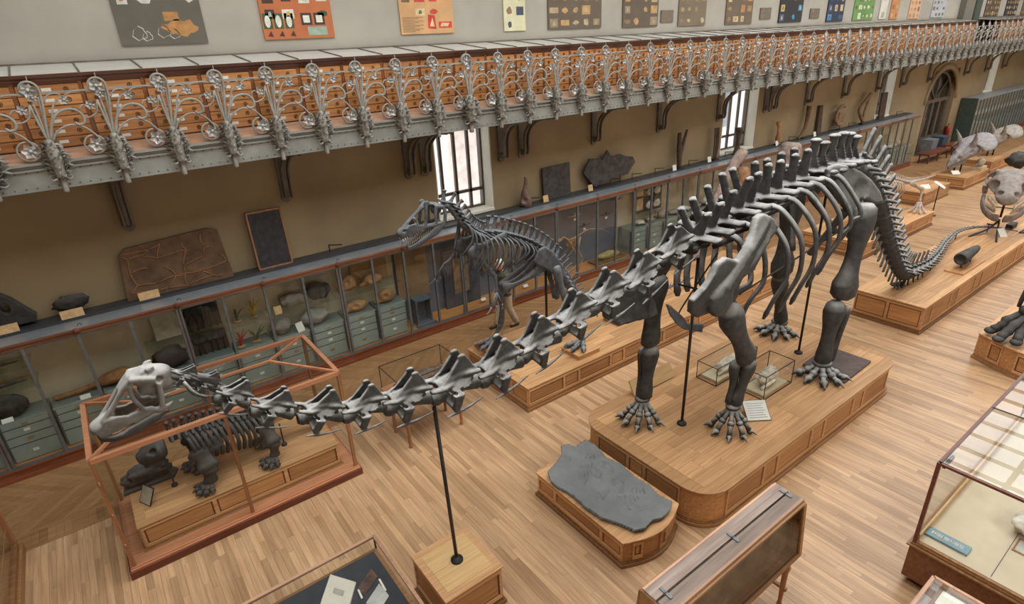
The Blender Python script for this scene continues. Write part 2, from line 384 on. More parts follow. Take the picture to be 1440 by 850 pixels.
for k in range(4):
    x = a+.1+(b-a-.2)*(k+.0)/4; w = (b-a-.2)/4; q = MB()
    q.bar((x+.05, YW+.3, .05), (x+.05, YW+.3, 2.45), .09); q.bar((x+w-.05, YW+.3, .05), (x+w-.05, YW+.3, 2.45), .09); q.box(x+.05, x+w-.05, YW+.27, YW+.33, .05, .75)
    q.build('door_leaf', MATS['door_paint'], dr); MB().box(x+.09, x+w-.09, YW+.295, YW+.305, .75, 2.44).build('pane', GLASS, dr)
    MB().box(x, x+w, YW+.295, YW+.305, 2.58, z1-.14).build('pane', GLASS, dr)
arc = [(a+(b-a)/2-(b-a)/2*cos(pi*i/16), 2.55+1.3*sin(pi*i/16)) for i in range(17)]
MB().tube([(px, YW+.24, pz) for px, pz in arc], .06, 6).build('fanlight_arch', MATS['door_paint'], dr)
for k in (4, 8, 12): MB().bar((a+(b-a)/2, YW+.26, 2.55), (arc[k][0], YW+.26, arc[k][1]), .05).build('fanlight_bar', MATS['door_paint'], dr)
arch = [(a+(b-a)/2-((b-a)/2+.2)*cos(pi*i/16), 2.5+1.62*sin(pi*i/16)) for i in range(17)]
MB().tube([(px, YW, pz) for px, pz in arch], [(.09, .16)]*17, 6).build('stone_arch', WALLLO, dr)
MB().box(a-.3, b+.3, YW+2.5, YW+2.6, 0, 4.6).box(a-.3, a-.2, YW+.5, YW+2.5, 0, 4.6).box(b+.2, b+.3, YW+.5, YW+2.5, 0, 4.6).box(a-.3, b+.3, YW+.5, YW+2.6, 4.6, 4.7).box(a+.01, b-.01, YW-.01, YW+2.6, -.1, 0).build('lobby', plain('lobby_plaster', (120, 108, 90), .85), dr)
# the building across the street, seen through the windows
fac = thing('street_building', 'pale stone building across the street seen through the windows', 'building', (14, 20, 0))
MB().box(-16, 34, 0, 1, 0, 16).build('wall', plain('street_stone', (240, 236, 230), .9, 0, .06, 1), fac)
MB().box(-2.2, 2.4, -.06, 0, 0, 16).build('brick_bay', plain('street_brick', (232, 212, 204), .9, 0, .1, 3), fac)
for i in range(15):
    for j in range(3):
        w = MB().box(-14+i*3.2, -12.9+i*3.2, -.03, .0, 1.2+j*3.6, 3.4+j*3.6).build('window', plain('street_window_frame', (224, 224, 220), .6), fac)
        MB().box(-13.9+i*3.2, -13.0+i*3.2, -.04, -.03, 1.3+j*3.6, 3.3+j*3.6).build('pane', plain('street_window_pane', (150, 160, 166), .3), w)

# ------------------------------------------------------------------ upper balcony
GY = 10.47
balcony = struct(MB().box(X0, X1, GY+.02, YW, 4.80, 4.93).build('balcony_floor', IROND))
g = MB(); g.box(X0, X1, GY, GY+.03, 4.60, 4.92); g.box(X0, X1, GY-.03, GY+.16, 4.585, 4.605); g.box(X0, X1, GY-.012, GY, 4.605, 4.66); g.box(X0, X1, GY-.035, GY+.02, 4.86, 4.885); g.box(X0, X1, GY-.06, GY+.1, 4.935, 4.975)
g.build('girder', IROND, balcony)
g = MB(); x = X0
while x < X1:
    if -3 < x < 26: g.ell((x, GY-.014, 4.632), .013, 6, 4); g.ell((x+.06, GY-.002, 4.845), .012, 6, 4)
    x += .125
tag(g.build('rivet_rows', BRKT, balcony), None, kind='stuff')
MB().add([(X0, GY-.05, 4.976), (X1, GY-.05, 4.976), (X1, 10.64, 5.10), (X0, 10.64, 5.10), (X0, GY-.05, 4.93), (X1, GY-.05, 4.93), (X1, 10.64, 4.93), (X0, 10.64, 4.93)], [(0, 1, 2, 3), (4, 5, 1, 0), (3, 2, 6, 7), (5, 4, 7, 6), (0, 3, 7, 4), (1, 5, 6, 2)]).build('ledge', LEDGE, balcony)
for i in range(20): MB().box(-6+2.7*i, -5.86+2.7*i, GY+.05, YW, 4.62, 4.8).build('joist', BRKT, balcony)
# scrolled brackets under the balcony
def bracket_mesh():
    m = MB(); m.box(-.09, .09, -.05, 0, 3.62, 4.6); m.lathe([(.1, -.05), (.1, 0)], 14, (0, 0, 0), False)
    m.v[-28:] = [(x, z*1.0, 3.62+y) for x, y, z in m.v[-28:]]
    m.ell((0, -.06, 3.62), .035, 8, 6)
    arm = curve([(0, -.13, 3.74), (0, -.15, 3.67), (0, -.21, 3.67), (0, -.235, 3.76), (0, -.235, 4.0), (0, -.32, 4.24), (0, -.58, 4.45), (0, -.92, 4.54), (0, -1.24, 4.57)], 28)
    for dx in (-.06, .06): m.tube([p+V((dx, 0, 0)) for p in arm], [(.022, .04)]*29, 6)
    m.tube([p+V((0, .035, 0)) for p in arm], [(.055, .02)]*29, 6)
    m.box(-.03, .03, -1.2, -.03, 4.55, 4.64)
    for s in (-1, 1): m.ell((s*.05, -.17, 3.70), (.03, .05, .05), 10, 6)
    return m.mesh('bracket', BRKT)
bme = bracket_mesh()
for x in (-2.2, .45, 3.14, 5.83, 6.23, 8.35, 8.97, 11.45, 14.11, 17.0, 19.65, 20.0, 22.34, 25.1, 28.0, 30.3, 33.2, 37.7, 40.6, 43.2): put('bracket', bme, balcony, (x, YW, 0))

# ------------------------------------------------------------------ thistle railing
RY = 10.40; PITCH_R = .765
def arcpts(cx, cz, r, a0, a1, n=12, y=0, r1=None):
    return [V((cx+(r+(((r1 or r)-r)*i/n))*cos(radians(a0+(a1-a0)*i/n)), y, cz+(r+(((r1 or r)-r)*i/n))*sin(radians(a0+(a1-a0)*i/n)))) for i in range(n+1)]
def scroll_mesh(big=False):
    m = MB(); n = 6
    m.tube(curve([(.0, 0, 5.2), (.03, 0, 5.45), (.075, 0, 5.72), (.085, 0, 5.86)], 8)+arcpts(-.025, 5.9, .112, -15, 290, 16, 0, .085)[1:], .018 if not big else .026, n)
    m.tube(curve([(.0, .0, 5.2), (.03, .01, 5.5), (.05, .01, 5.8)], 6), .015, n); m.tube(curve([(0, 0, 5.2), (-.04, 0, 5.45), (-.07, 0, 5.72)], 6), .016, n)
    m.tube(curve([(-.01, 0, 5.2), (-.015, .01, 5.5), (-.03, .01, 5.78)], 6), .015, n)
    m.tube(curve([(.02, 0, 5.2), (.10, 0, 5.45), (.17, 0, 5.66), (.24, 0, 5.75), (.30, 0, 5.76)], 10), .0145, n)
    m.tube(curve([(.02, 0, 5.22), (.1, 0, 5.46), (.22, 0, 5.6), (.38, 0, 5.62), (.47, 0, 5.54), (.47, 0, 5.44), (.40, 0, 5.41), (.36, 0, 5.45)], 22), [.021]*18+[.022, .024, .024, .022, .015], n)
    m.tube(curve([(.03, 0, 5.2), (.12, 0, 5.34), (.28, 0, 5.42), (.44, 0, 5.38), (.55, 0, 5.26), (.60, 0, 5.16)], 14), .0145, n)
    m.tube(arcpts(.51, 5.13, .125, 90, 430, 24, 0, .125), .0145, n)
    m.tube(curve([(.09, 0, 5.72), (.16, 0, 5.82), (.27, 0, 5.83), (.33, 0, 5.76)], 10), .012, n)
    m.tube(curve([(.31, 0, 5.78), (.42, 0, 5.84), (.55, 0, 5.85), (.66, 0, 5.84)], 8), .012, n)
    m.tube(curve([(.47, 0, 5.5), (.56, 0, 5.5), (.65, 0, 5.56), (.69, 0, 5.70)], 8), .013, n)
    m.tube(curve([(.45, 0, 5.6), (.50, 0, 5.66), (.56, 0, 5.66)], 5), .012, n)
    m.box(-.006, .006, .01, .03, 5.98, 6.07)
    return m.mesh('scrollwork', IRON)
def cup_mesh():
    m = MB(); r = random.Random(5)
    m.lathe([(.03, 4.53), (.037, 4.55), (.033, 4.62), (.035, 4.70), (.05, 4.74), (.07, 4.80), (.075, 4.9), (.085, 5.0), (.085, 5.1), (.06, 5.2), (.03, 5.26)], 10)
    for q in range(3):
        k0 = len(m.v); m.tube(arcpts(0, 0, .058, 0, 360, 12), .016, 5); m.v[k0:] = [(x, z*.9, 4.71+.022*q+.25*x*(q-1)) for x, y, z in m.v[k0:]]
    for sx in (-1, 1): m.tube([(sx*.05, -.03, 4.73), (sx*.1, -.04, 4.71), (sx*.13, -.03, 4.74)], [.016, .013, .006], 5)
    for i in range(120):
        u = i/120; z = 4.77+.44*u; a = i*2.4+r.random()*.5; rr = .062+.03*sin(pi*min(1, u*1.1)); out = V((cos(a), .7*sin(a), 0)); ln = r.uniform(.07, .12)*(.7+.6*sin(pi*min(1, .15+u*.8)))
        p = V((rr*out.x, rr*out.y, z)); tip = p+out*ln*.85+V((0, 0, r.choice((-.03, .02, .05, .09)))); sd = V((-out.y, out.x, .5)).normalized()*.03
        mid = p.lerp(tip, .5)+V((0, 0, .015)); m.add([p+sd, p-sd, mid-sd*.8, tip, mid+sd*.8, mid+out*.018], [(0, 1, 5), (1, 2, 5), (2, 3, 5), (3, 4, 5), (4, 0, 5)])
    return m.mesh('leaf_cup', IRON)
def flower_mesh():
    m = MB(); r = random.Random(2)
    for i in range(6):
        a = i*pi/3+.3; d = V((cos(a), 0, sin(a))); s = V((-sin(a), 0, cos(a))); y = V((0, -1, 0)); ln = r.uniform(.055, .075)
        m.add([d*.01, d*ln*.55+s*.028+y*.03, d*ln+y*r.uniform(0, .04), d*ln*.55-s*.028+y*.012, d*ln*.5+y*.004], [(0, 4, 1), (1, 4, 2), (2, 4, 3), (3, 4, 0)], False)
    m.ell((0, -.012, 0), (.018, .02, .018), 8, 6)
    return m.mesh('flower', IRONL)
rail = thing('balcony_railing', 'grey wrought iron balcony railing of thistle stems, scrolls and spiky leaf cups', 'railing', (0, RY, 0))
MB().box(X0, X1, .012, .02, 5.842, 5.866).build('top_strap', IROND, rail)
sme, sbig, cme, fme = scroll_mesh(), scroll_mesh(True), cup_mesh(), flower_mesh()
FL = [(-.03, 5.90, 1.5), (.32, 5.75, 1.05), (.60, 5.66, 1.05), (.53, 5.13, 1.6), (-.01, 5.80, 1.0)]
far = MB()
for k in range(-5, 62):
    x = -.19+PITCH_R*k; big = k % 10 == 9
    st = put('scrollwork', sbig if big else sme, rail, (x, 0, 0)); s = 1.0
    cp = put('leaf_cup', cme, st, (0, 0, 0), None, (1.35, 1.3, 1) if big else None)
    if x < 20:
        for fx, fz, fs in FL: put('flower', fme, st, (fx, -.005, fz), (0, random.uniform(0, 1.5), 0), fs)
    else:
        for fx, fz, fs in FL: far.ell((x+fx, -.01, fz), (.055*fs, .02, .055*fs), 6, 4)
tag(far.build('flower_field', IRONL, rail), None, kind='stuff')

# ------------------------------------------------------------------ drawer cabinets and glazed desks on the balcony
DYF = 10.66; CW = .77
dme = MB(); dme.box(.012, CW-.05, -.012, .012, 0, .128)
for xx in (.13, .57):
    dme.mi = 1; dme.tube(arcpts(xx, .064, .026, 0, 360, 12, -.016), .005, 4)
    dme.ell((xx, -.016, .064), (.012, .008, .012), 6, 4)
drw = dme.mesh('drawer', [DRAWERW, plain('ring_handle', (96, 62, 36), .4, .3, .1, 5)])
lbl = MB().box(.29, .40, -.016, -.010, .045, .088).mesh('drawer_label', WHITEL)
body = MB(); body.box(0, CW, .013, .3, 5.08, 5.99); body.box(CW-.048, CW-.001, -.016, .02, 5.08, 5.99); body.box(0, CW, -.02, .02, 5.96, 5.995)
bodym = body.mesh('body', DRAWERF)
corn = MB().box(0, CW, -.05, .08, 5.99, 6.035).box(0, CW, -.07, .06, 6.035, 6.08).mesh('cornice', CORN)
pane = MB().add([(0, -.02, 6.082), (CW, -.02, 6.082), (CW, 1.08, 6.205), (0, 1.08, 6.205), (0, -.02, 6.05), (CW, -.02, 6.05), (CW, 1.08, 6.15), (0, 1.08, 6.15)], [(0, 1, 2, 3), (5, 4, 7, 6), (4, 5, 1, 0), (1, 5, 6, 2), (3, 2, 6, 7), (4, 0, 3, 7)]).mesh('glazed_top', plain('frosted_desk_glass', (204, 202, 192), .25, 0, .04, 2))
gbar = MB().bar((.012, -.02, 6.088), (.012, 1.08, 6.211), .022, .02).mesh('glazing_bar', BRKT)
for i in range(-4, 62):
    x = -.37+CW*i
    if 34.2 < x < 37.0: continue
    t = thing('drawer_cabinet', 'orange-brown wooden drawer cabinet with white labels behind the iron railing', 'cabinet', (x, DYF, 0), 0, 'drawer cabinets along the balcony')
    put('body', bodym, t); put('cornice', corn, t); put('glazed_top', pane, t); put('glazing_bar', gbar, t)
    for j in range(6):
        d = put('drawer', drw, t, (0, 0, 5.12+j*.139))
        if i < 30 and not (j == 5 and i % 3 == 1): put('label', lbl, d)
MB().box(X0, X1, YW-.05, YW+.002, 6.19, 6.225).build('glazing_rail', BRKT, balcony)
# ================================================================== printed charts on the upper wall
from mathutils import noise as mnoise
def chart(x0, x1, z0, z1, bg, label, pal, seed, extra=None, n=10, group=None):
    r = random.Random(seed); w = x1-x0; h = z1-z0; m = MB(); mats = [plain('chart_%d' % seed, bg, .55, 0, .06, 3)]
    m.box(0, w, -.03, 0, 0, h)
    for k, c in enumerate(pal): mats.append(plain('print_%d_%d_%d' % c, c, .55, 0, .12, 9))
    def flat(pts, mi, y=-.0305): m.mi = mi; m.add([(px, y, pz) for px, pz in pts], [tuple(range(len(pts)))])
    if extra: extra(flat, w, h)
    rows = max(2, int(h/.24)); cols = max(1, int(w/.3))
    for i in range(rows):
        for j in range(cols):
            if r.random() < .2: continue
            cw, ch = w/cols*r.uniform(.45, .8), h/rows*r.uniform(.4, .75); px = (j+.5)*w/cols-cw/2; pz = (i+.5)*h/rows-ch/2
            if extra and pz < .32: continue
            mi = 1+r.randrange(len(pal))
            if r.random() < .45:
                cx, cz = px+cw/2, pz+ch/2; ng = r.choice((7, 9, 12))
                flat([(cx+cw/2*cos(2*pi*q/ng)*r.uniform(.6, 1.1), cz+ch/2*sin(2*pi*q/ng)*r.uniform(.6, 1.1)) for q in range(ng)], mi)
            else:
                flat([(px, pz), (px+cw, pz), (px+cw, pz+ch), (px, pz+ch)], mi)
                flat([(px+cw*.3, pz+ch*.2), (px+cw*.7, pz+ch*.25), (px+cw*.62, pz+ch*.8), (px+cw*.4, pz+ch*.75)], 1+r.randrange(len(pal)), -.0308)
    o = m.build('wall_chart', mats, None, (x0, YW-.005, z0)); return tag(o, label, 'poster', group)
def ex_map(flat, w, h):
    for cx, cz, s in ((.22, .16, .1), (.3, .12, .07), (.5, .18, .09), (.62, .14, .07)):
        ring = [(cx*w+s*cos(q*pi/6)*(1+.35*sin(q*3.7)), cz+s*.9*sin(q*pi/6)*(1+.3*cos(q*2.3))) for q in range(12)]
        for a, b in zip(ring, ring[1:]+ring[:1]): flat([(a[0], a[1]), (b[0], b[1]), (b[0]+.008, b[1]+.008), (a[0]+.008, a[1]+.008)], 2)
    ring = [(.72*w+.26*cos(q*pi/9)*(1+.2*sin(q*5)), .24+.12*sin(q*pi/9)*(1+.25*cos(q*4))) for q in range(18)]; flat(ring, 1)
def ex_ovals(flat, w, h):
    for k in range(3):
        cx = .1+k*.19; flat([(cx-.08, .17), (cx+.08, .17), (cx+.08, .42), (cx-.08, .42)], 2)
        flat([(cx+.05*cos(q*pi/6), .29+.1*sin(q*pi/6)) for q in range(12)], 3, -.0308)
    for k in range(2): flat([(.7+k*.24, .22), (.9+k*.24, .22), (.9+k*.24, .42), (.7+k*.24, .42)], 4); flat([(.74+k*.24, .26), (.86+k*.24, .26), (.86+k*.24, .38), (.74+k*.24, .38)], 3, -.0308)
    flat([(.8, .05), (1.16, .05), (1.16, .19), (.8, .19)], 5)
    for k in range(3): flat([(.06+k*.2, .05), (.16+k*.2, .04), (.13+k*.2, .14), (.1+k*.2, .1)], 4)
def ex_red(flat, w, h):
    for k in range(12): flat([(.04, .04+k*.024), (.04+.28+.1*(k % 3), .04+k*.024), (.04+.28+.1*(k % 3), .05+k*.024), (.04, .05+k*.024)], 3)
    flat([(.62, .1), (.82, .08), (.8, .34), (.64, .36)], 1); flat([(.88, .1), (1.2, .1), (1.2, .22), (.88, .22)], 1); flat([(.92, .13), (1.1, .13), (1.14, .19), (.95, .2)], 2, -.0308); flat([(.67, .14), (.78, .13), (.74, .3)], 2, -.0308)
BONES = [(150, 134, 106), (176, 158, 124), (132, 112, 84), (186, 148, 96)]
chart(1.13, 2.39, 6.41, 7.5, (96, 90, 78), 'dark grey wall chart with white map outlines and an orange coral picture', [(178, 128, 72), (206, 204, 194), (196, 100, 52), (150, 120, 84)], 1, ex_map)
chart(3.33, 4.62, 6.42, 7.5, (184, 106, 60), 'orange wall chart with green panels holding white ovals', [(196, 166, 84), (62, 84, 52), (222, 220, 204), (66, 44, 40), (150, 170, 150)], 2, ex_ovals)
chart(6.03, 7.28, 6.42, 7.5, (204, 158, 108), 'tan wall chart with red framed drawings and rows of small print', [(196, 66, 48), (224, 196, 150), (112, 92, 70), (96, 116, 66)], 3, ex_red)
chart(8.61, 9.22, 6.41, 7.5, (212, 206, 168), 'narrow cream wall chart with teal and brown pictures', [(116, 168, 158), (70, 76, 92), (150, 120, 84), (196, 190, 176)], 4)
chart(9.91, 11.66, 6.41, 7.5, (100, 86, 70), 'wide brown wall chart crowded with pale bone drawings', BONES, 5)
chart(12.44, 13.81, 6.39, 7.5, (98, 84, 68), 'brown wall chart with bone drawings beside a small grey plaque', BONES, 6)
SMALL = 'small plain grey plaque hung low between the large wall charts'
chart(13.95, 14.46, 6.48, 6.78, (112, 102, 90), 'small grey plaque between two brown wall charts', [(130, 104, 78)], 7, group='small plaques on the upper wall')
chart(14.68, 15.91, 6.37, 7.5, (118, 104, 84), 'grey-brown wall chart with large tan blocks', [(166, 140, 100), (190, 170, 130), (140, 118, 86)], 8)
chart(16.88, 18.25, 6.36, 7.5, (106, 90, 72), 'brown wall chart with orange-tan specimen drawings', [(186, 130, 78), (196, 176, 136), (150, 124, 90)], 9)
chart(18.7, 19.3, 6.47, 6.8, (106, 98, 88), 'small grey plaque just before the black wall chart', [(130, 104, 78)], 10, group='small plaques on the upper wall')
chart(19.78, 21.19, 6.35, 7.5, (40, 38, 40), 'black wall chart with blue and yellow figures', [(70, 140, 170), (206, 172, 92), (190, 186, 170), (60, 96, 130)], 11)
chart(21.72, 22.33, 6.44, 6.75, (108, 98, 86), 'small grey plaque between the black and dark blue wall charts', [(130, 104, 78)], 12, group='small plaques on the upper wall')
chart(22.86, 24.04, 6.31, 7.5, (40, 48, 66), 'dark blue wall chart with light blue and buff figures', [(84, 136, 180), (200, 176, 128), (60, 84, 120)], 13)
chart(24.79, 26.38, 6.32, 7.5, (104, 142, 78), 'green wall chart with pink and pale figures', [(196, 160, 150), (214, 210, 180), (70, 110, 60)], 14)
chart(26.91, 27.5, 6.33, 7.5, (206, 200, 188), 'narrow white wall chart with faint grey figures', [(170, 160, 148), (188, 180, 168)], 15)
chart(27.85, 28.56, 6.31, 7.5, (190, 132, 84), 'narrow orange-brown wall chart', [(160, 100, 60), (206, 160, 116)], 16)
chart(29.57, 30.61, 6.29, 7.5, (206, 166, 128), 'peach coloured wall chart with brown sketches', [(130, 96, 70), (180, 130, 96)], 17)
chart(31.86, 33.26, 6.3, 7.5, (176, 176, 178), 'pale grey wall chart with dark sketches and brown edge', [(86, 82, 84), (130, 110, 96), (120, 130, 150)], 18)
for i, (a, b, c, l) in enumerate(((38.3, 40.2, (84, 66, 50), 'dark brown wall chart just past the grey wall pier'), (41.2, 43, (46, 42, 42), 'near-black wall chart past the grey wall pier'), (43.8, 45.6, (110, 90, 64), 'olive-brown wall chart toward the far end wall'))):
    chart(a, b, 6.25, 7.5, c, l, [(150, 120, 84), (180, 160, 120)], 20+i)
struct(MB().box(35.0, 37.0, YW-.25, YW, 4.93, SKY_Z).build('trim_1', plain('wall_pier_paint', (120, 116, 104), .7, 0, .06, 1)))
tag(MB().box(36.1, 36.9, YW-.29, YW-.251, 4.93, 7.6).box(36.18, 36.82, YW-.30, YW-.29, 5.05, 7.5).build('pier_door', plain('dark_green_door', (66, 76, 66), .5)), 'dark green narrow door panel set in the grey wall pier', 'door')

# ================================================================== wall cabinets
CY, CTOP = 11.05, 2.30; UW = 1.46
def cab_frame(dbl):
    m = MB()
    for k in (0, 1, 2):
        x = UW/2*k
        if k == 0 and dbl: m.box(.01, .045, -.02, .03, .2, 2.2); m.box(-.045, -.01, -.02, .03, .2, 2.2); m.mi = 1; m.box(-.012, .012, -.005, .03, .2, 2.2); m.mi = 0
        elif k == 1 or (k == 0 and not dbl): m.box(x-.022, x+.022, -.025, .03, .2, 2.2)
    m.box(0, UW, -.015, .03, .2, .245); m.box(0, UW, -.012, .03, 2.165, 2.2)
    return m.mesh('stile_frame', [STEEL, MAHOG])
cf = [cab_frame(False), cab_frame(True)]
cbase = MB().box(0, UW, -.02, .66, 0, .2).box(0, UW, -.05, 0, 0, .06).box(0, UW, -.035, 0, .17, .205).mesh('base', wood('cabinet_base_wood', (112, 62, 40), (148, 90, 60), 'x', .35))
crail = MB().box(0, UW, -.03, .02, 2.2, 2.265).box(0, UW, -.05, .02, 2.265, 2.3).mesh('top_rail', wood('cabinet_rail_wood', (112, 72, 52), (146, 100, 74), 'x', .35))
ctop = MB().box(0, UW, -.03, .36, 2.3, 2.308).mesh('steel_top', TOPST)
cshelf = MB().box(0, UW, .36, .68, 2.3, 2.36).mesh('black_shelf', plain('black_shelf_paint', (58, 58, 60), .45, 0, .08, 3))
cknob = MB().lathe([(.035, -.07), (.05, -.06), (.05, -.03), (.03, -.02)], 12); cknob.v = [(x, z, 2.262+y) for x, y, z in cknob.v]; cknob = cknob.mesh('knob', MAHOG)
chook = MB().tube(arcpts(0, 0, .03, 0, 180, 6, .05), .006, 5); chook.v = [(x, y, z+2.318) for x, y, z in chook.v]; chook = chook.mesh('lid_clip', BLACK)
cpane = MB().box(.02, UW/2-.02, -.006, .0, .24, 2.17).mesh('glass_pane', GLASS)
BACKB = plain('cabinet_back_beige', (198, 182, 152), .8, 0, .06, 2); BACKD = plain('cabinet_back_slate', (104, 108, 118), .7, 0, .06, 2)
cback = [MB().box(0, UW, .64, .67, .2, 2.2).mesh('back_panel', m) for m in (BACKB, BACKD)]
cfloor = MB().box(0, UW, .03, .64, .2, .225).mesh('floor_board', wood('cabinet_floor_wood', (176, 116, 62), (206, 148, 88), 'x', .4))
# sage drawers: three shallow over one deep
def drawer_mesh(h):
    m = MB(); m.box(.06, UW/2-.05, 0, .03, .006, h-.006); m.mi = 1; m.box(.045, UW/2-.035, .012, .04, 0, h); return m.mesh('drawer', [SAGE, SAGED])
dm = {h: drawer_mesh(h) for h in (.29, .15)}
dlab = MB().box(.32, .40, -.012, .002, .0, .045).mesh('label_holder', WHITEL); dlab2 = MB().box(.32, .40, -.014, .002, .0, .04).mesh('label_holder', BRASS)
dchest = MB().box(.03, UW/2-.02, .04, .5, .225, .985).box(.03, UW/2-.02, .0, .5, .955, .985).mesh('drawer_chest', SAGE)
DR = {i for i in range(-3, 4)} | set(range(9, 23)); TXT = {}
CABL = {-3: 'glazed wall cabinet at the end of the run, before the flat triangular skull', -2: 'glazed wall cabinet with the flat triangular skull on top', -1: 'glazed wall cabinet holding a dark lumpy fossil over sage drawers', 0: 'glazed wall cabinet with a long orange-brown skull and the pale cream sheet', 1: 'glazed wall cabinet holding dark tree fossils and coloured branching models', 2: 'glazed wall cabinet with grey stone blocks over sage drawers', 3: 'glazed wall cabinet with tan skulls over sage drawers', 4: 'glazed wall cabinet with a grey open box on its wooden floor', 5: 'glazed wall cabinet with a slate standing panel, below the first window', 6: 'glazed wall cabinet under the bottle-shaped skull', 7: 'glazed wall cabinet holding the small pale orange skeleton', 8: 'glazed wall cabinet with an amber fossil tray, under the leaf-shaped slab', 9: 'glazed wall cabinet with a board of four white casts'}
def cab_label(i):
    if i in CABL: return CABL[i]
    if i in DR: return 'glazed wooden wall cabinet with sage green drawers inside'
    return 'glazed wooden wall cabinet with slate-grey back and bare wooden floor'
for i in range(-3, 22):
    x = -.72+UW*i
    t = thing('wall_cabinet', cab_label(i), 'cabinet', (x, CY, 0), 0, None if i in CABL else 'drawer cabinets along the wall')
    put('base', cbase, t); put('floor_board', cfloor, t); put('top_rail', crail, t); put('steel_top', ctop, t); put('black_shelf', cshelf, t); put('knob', cknob, t); put('lid_clip', chook, t, (.06, 0, 0))
    put('back_panel', cback[0 if i in DR else 1], t); put('stile_frame', cf[i % 2 == 1], t)
    for k in (0, 1):
        put('glass_pane', cpane, t, (UW/2*k, 0, 0))
        if i in DR:
            put('drawer_chest', dchest, t, (UW/2*k, .12, 0))
            for j, (z, h) in enumerate(((.24, .29), (.54, .15), (.7, .15), (.86, .10))):
                if h == .10: continue
                d = put('drawer', dm[h], t, (UW/2*k, .115, z))
                put('label_holder', dlab if (i+j+k) % 3 else dlab2, d, (0, 0, h*.45))
            d = put('drawer', dm[.15], t, (UW/2*k, .115, .86), None, (1, 1, .64)); put('label_holder', dlab2, d, (0, 0, .05))
MB().box(31.4, 31.44, CY-.02, YW-.03, .2, 2.2).build('end_panel', GLASS, t, (-(-.72+UW*21), -CY, 0))
# second run beyond the arched door
for i in range(5):
    x = 38.2+1.9*i; t = thing('wall_cabinet', 'glazed wall cabinet standing beyond the arched door', 'cabinet', (x, 11.0, 0), 0, 'cabinets beyond the arched door')
    MB().box(0, 1.9, -.03, .7, 0, .2).build('base', MAHOG, t); MB().box(0, 1.9, .64, .68, .2, 2.3).build('back_panel', BACKB, t); MB().box(0, 1.9, -.03, .7, 2.3, 2.4).build('steel_top', TOPST, t)
    for k in range(4): MB().box(.475*k, .475*k+.05, -.03, .02, .2, 2.3).build('stile', STEEL, t); MB().box(.475*k+.05, .475*k+.475, -.006, 0, .2, 2.3).build('glass_pane', GLASS, t)
    MB().box(.05, 1.85, .15, .6, .2, 1.0).build('drawer_chest', SAGE, t); MB().box(.05, 1.85, .1, .6, 1.5, 1.53).build('shelf', WHITEL, t)
    if i == 0: MB().box(-.04, 0, -.03, .7, .0, 2.4).build('end_panel', plain('dark_green_panel', (62, 74, 66), .5), t)

# ------------------------------------------------------------------ loose shapes for specimens
def rockmesh(size, seed, sub=3, amp=.28, freq=1.8):
    bm = bmesh.new(); bmesh.ops.create_icosphere(bm, subdivisions=sub, radius=1)
    for v in bm.verts:
        n = mnoise.noise(v.co*freq+V((seed*3.1, seed, 0)))+.5*mnoise.noise(v.co*freq*2.7+V((seed, 0, seed*2)))
        v.co *= 1+amp*n; v.co = V((v.co.x*size[0]/2, v.co.y*size[1]/2, (v.co.z)*size[2]/2))
    zmin = min(v.co.z for v in bm.verts)
    for v in bm.verts: v.co.z = max(v.co.z-zmin-size[2]*.06, 0)
    for f in bm.faces: f.smooth = True
    me = bpy.data.meshes.new('rock'); bm.to_mesh(me); bm.free(); return me
def rock(name, label, cat, loc, size, mat, seed, rz=0, amp=.28, freq=1.8):
    me = rockmesh(size, seed, 3, amp, freq); me.materials.append(mat); o = put(name, me, None, loc, (0, 0, rz)); return tag(o, label, cat)
def card(x, y, z, label, w=.12, h=.08, mat=None, tilt=.5, rz=0, group=None):
    m = MB(); m.box(-w/2, w/2, -.004, .004, 0, h); o = m.build('label_card', mat or CARD, None, (x, y, z)); o.rotation_euler = (-tilt, 0, rz)
    return tag(o, label, 'label', group)
def slab(name, label, cat, pts, y, th, mat, loc=None, lean=.12, rough=0):
    """upright slab leaning on the wall; pts are (x, z) outline"""
    zb = min(p[1] for p in pts); xm = sum(p[0] for p in pts)/len(pts)
    bm = bmesh.new(); r = random.Random(4); P = []
    for (a, b), (c, d) in zip(pts, pts[1:]+pts[:1]):
        k = max(1, int(hypot(c-a, d-b)/.12)) if rough else 1
        for q in range(k): P.append((a+(c-a)*q/k-xm+r.uniform(-rough, rough), b+(d-b)*q/k-zb+(r.uniform(-rough, rough) if b > zb+.01 else 0)))
    m = MB(); m.add([(px, 0, max(pz, 0)) for px, pz in P]+[(px, th, max(pz, 0)) for px, pz in P], [tuple(range(len(P))), tuple(range(2*len(P)-1, len(P)-1, -1))]+[(i+len(P), (i+1) % len(P)+len(P), (i+1) % len(P), i) for i in range(len(P))])
    o = m.build(name, mat, None, (xm, y, zb)); o.rotation_euler = (-lean, 0, 0); return tag(o, label, cat)

# ------------------------------------------------------------------ on top of the wall cabinets
SH = 2.36
def top_px(x, y, Y=11.55): p = ony(x, y, Y); return p.x, p.z
r = random.Random(1)
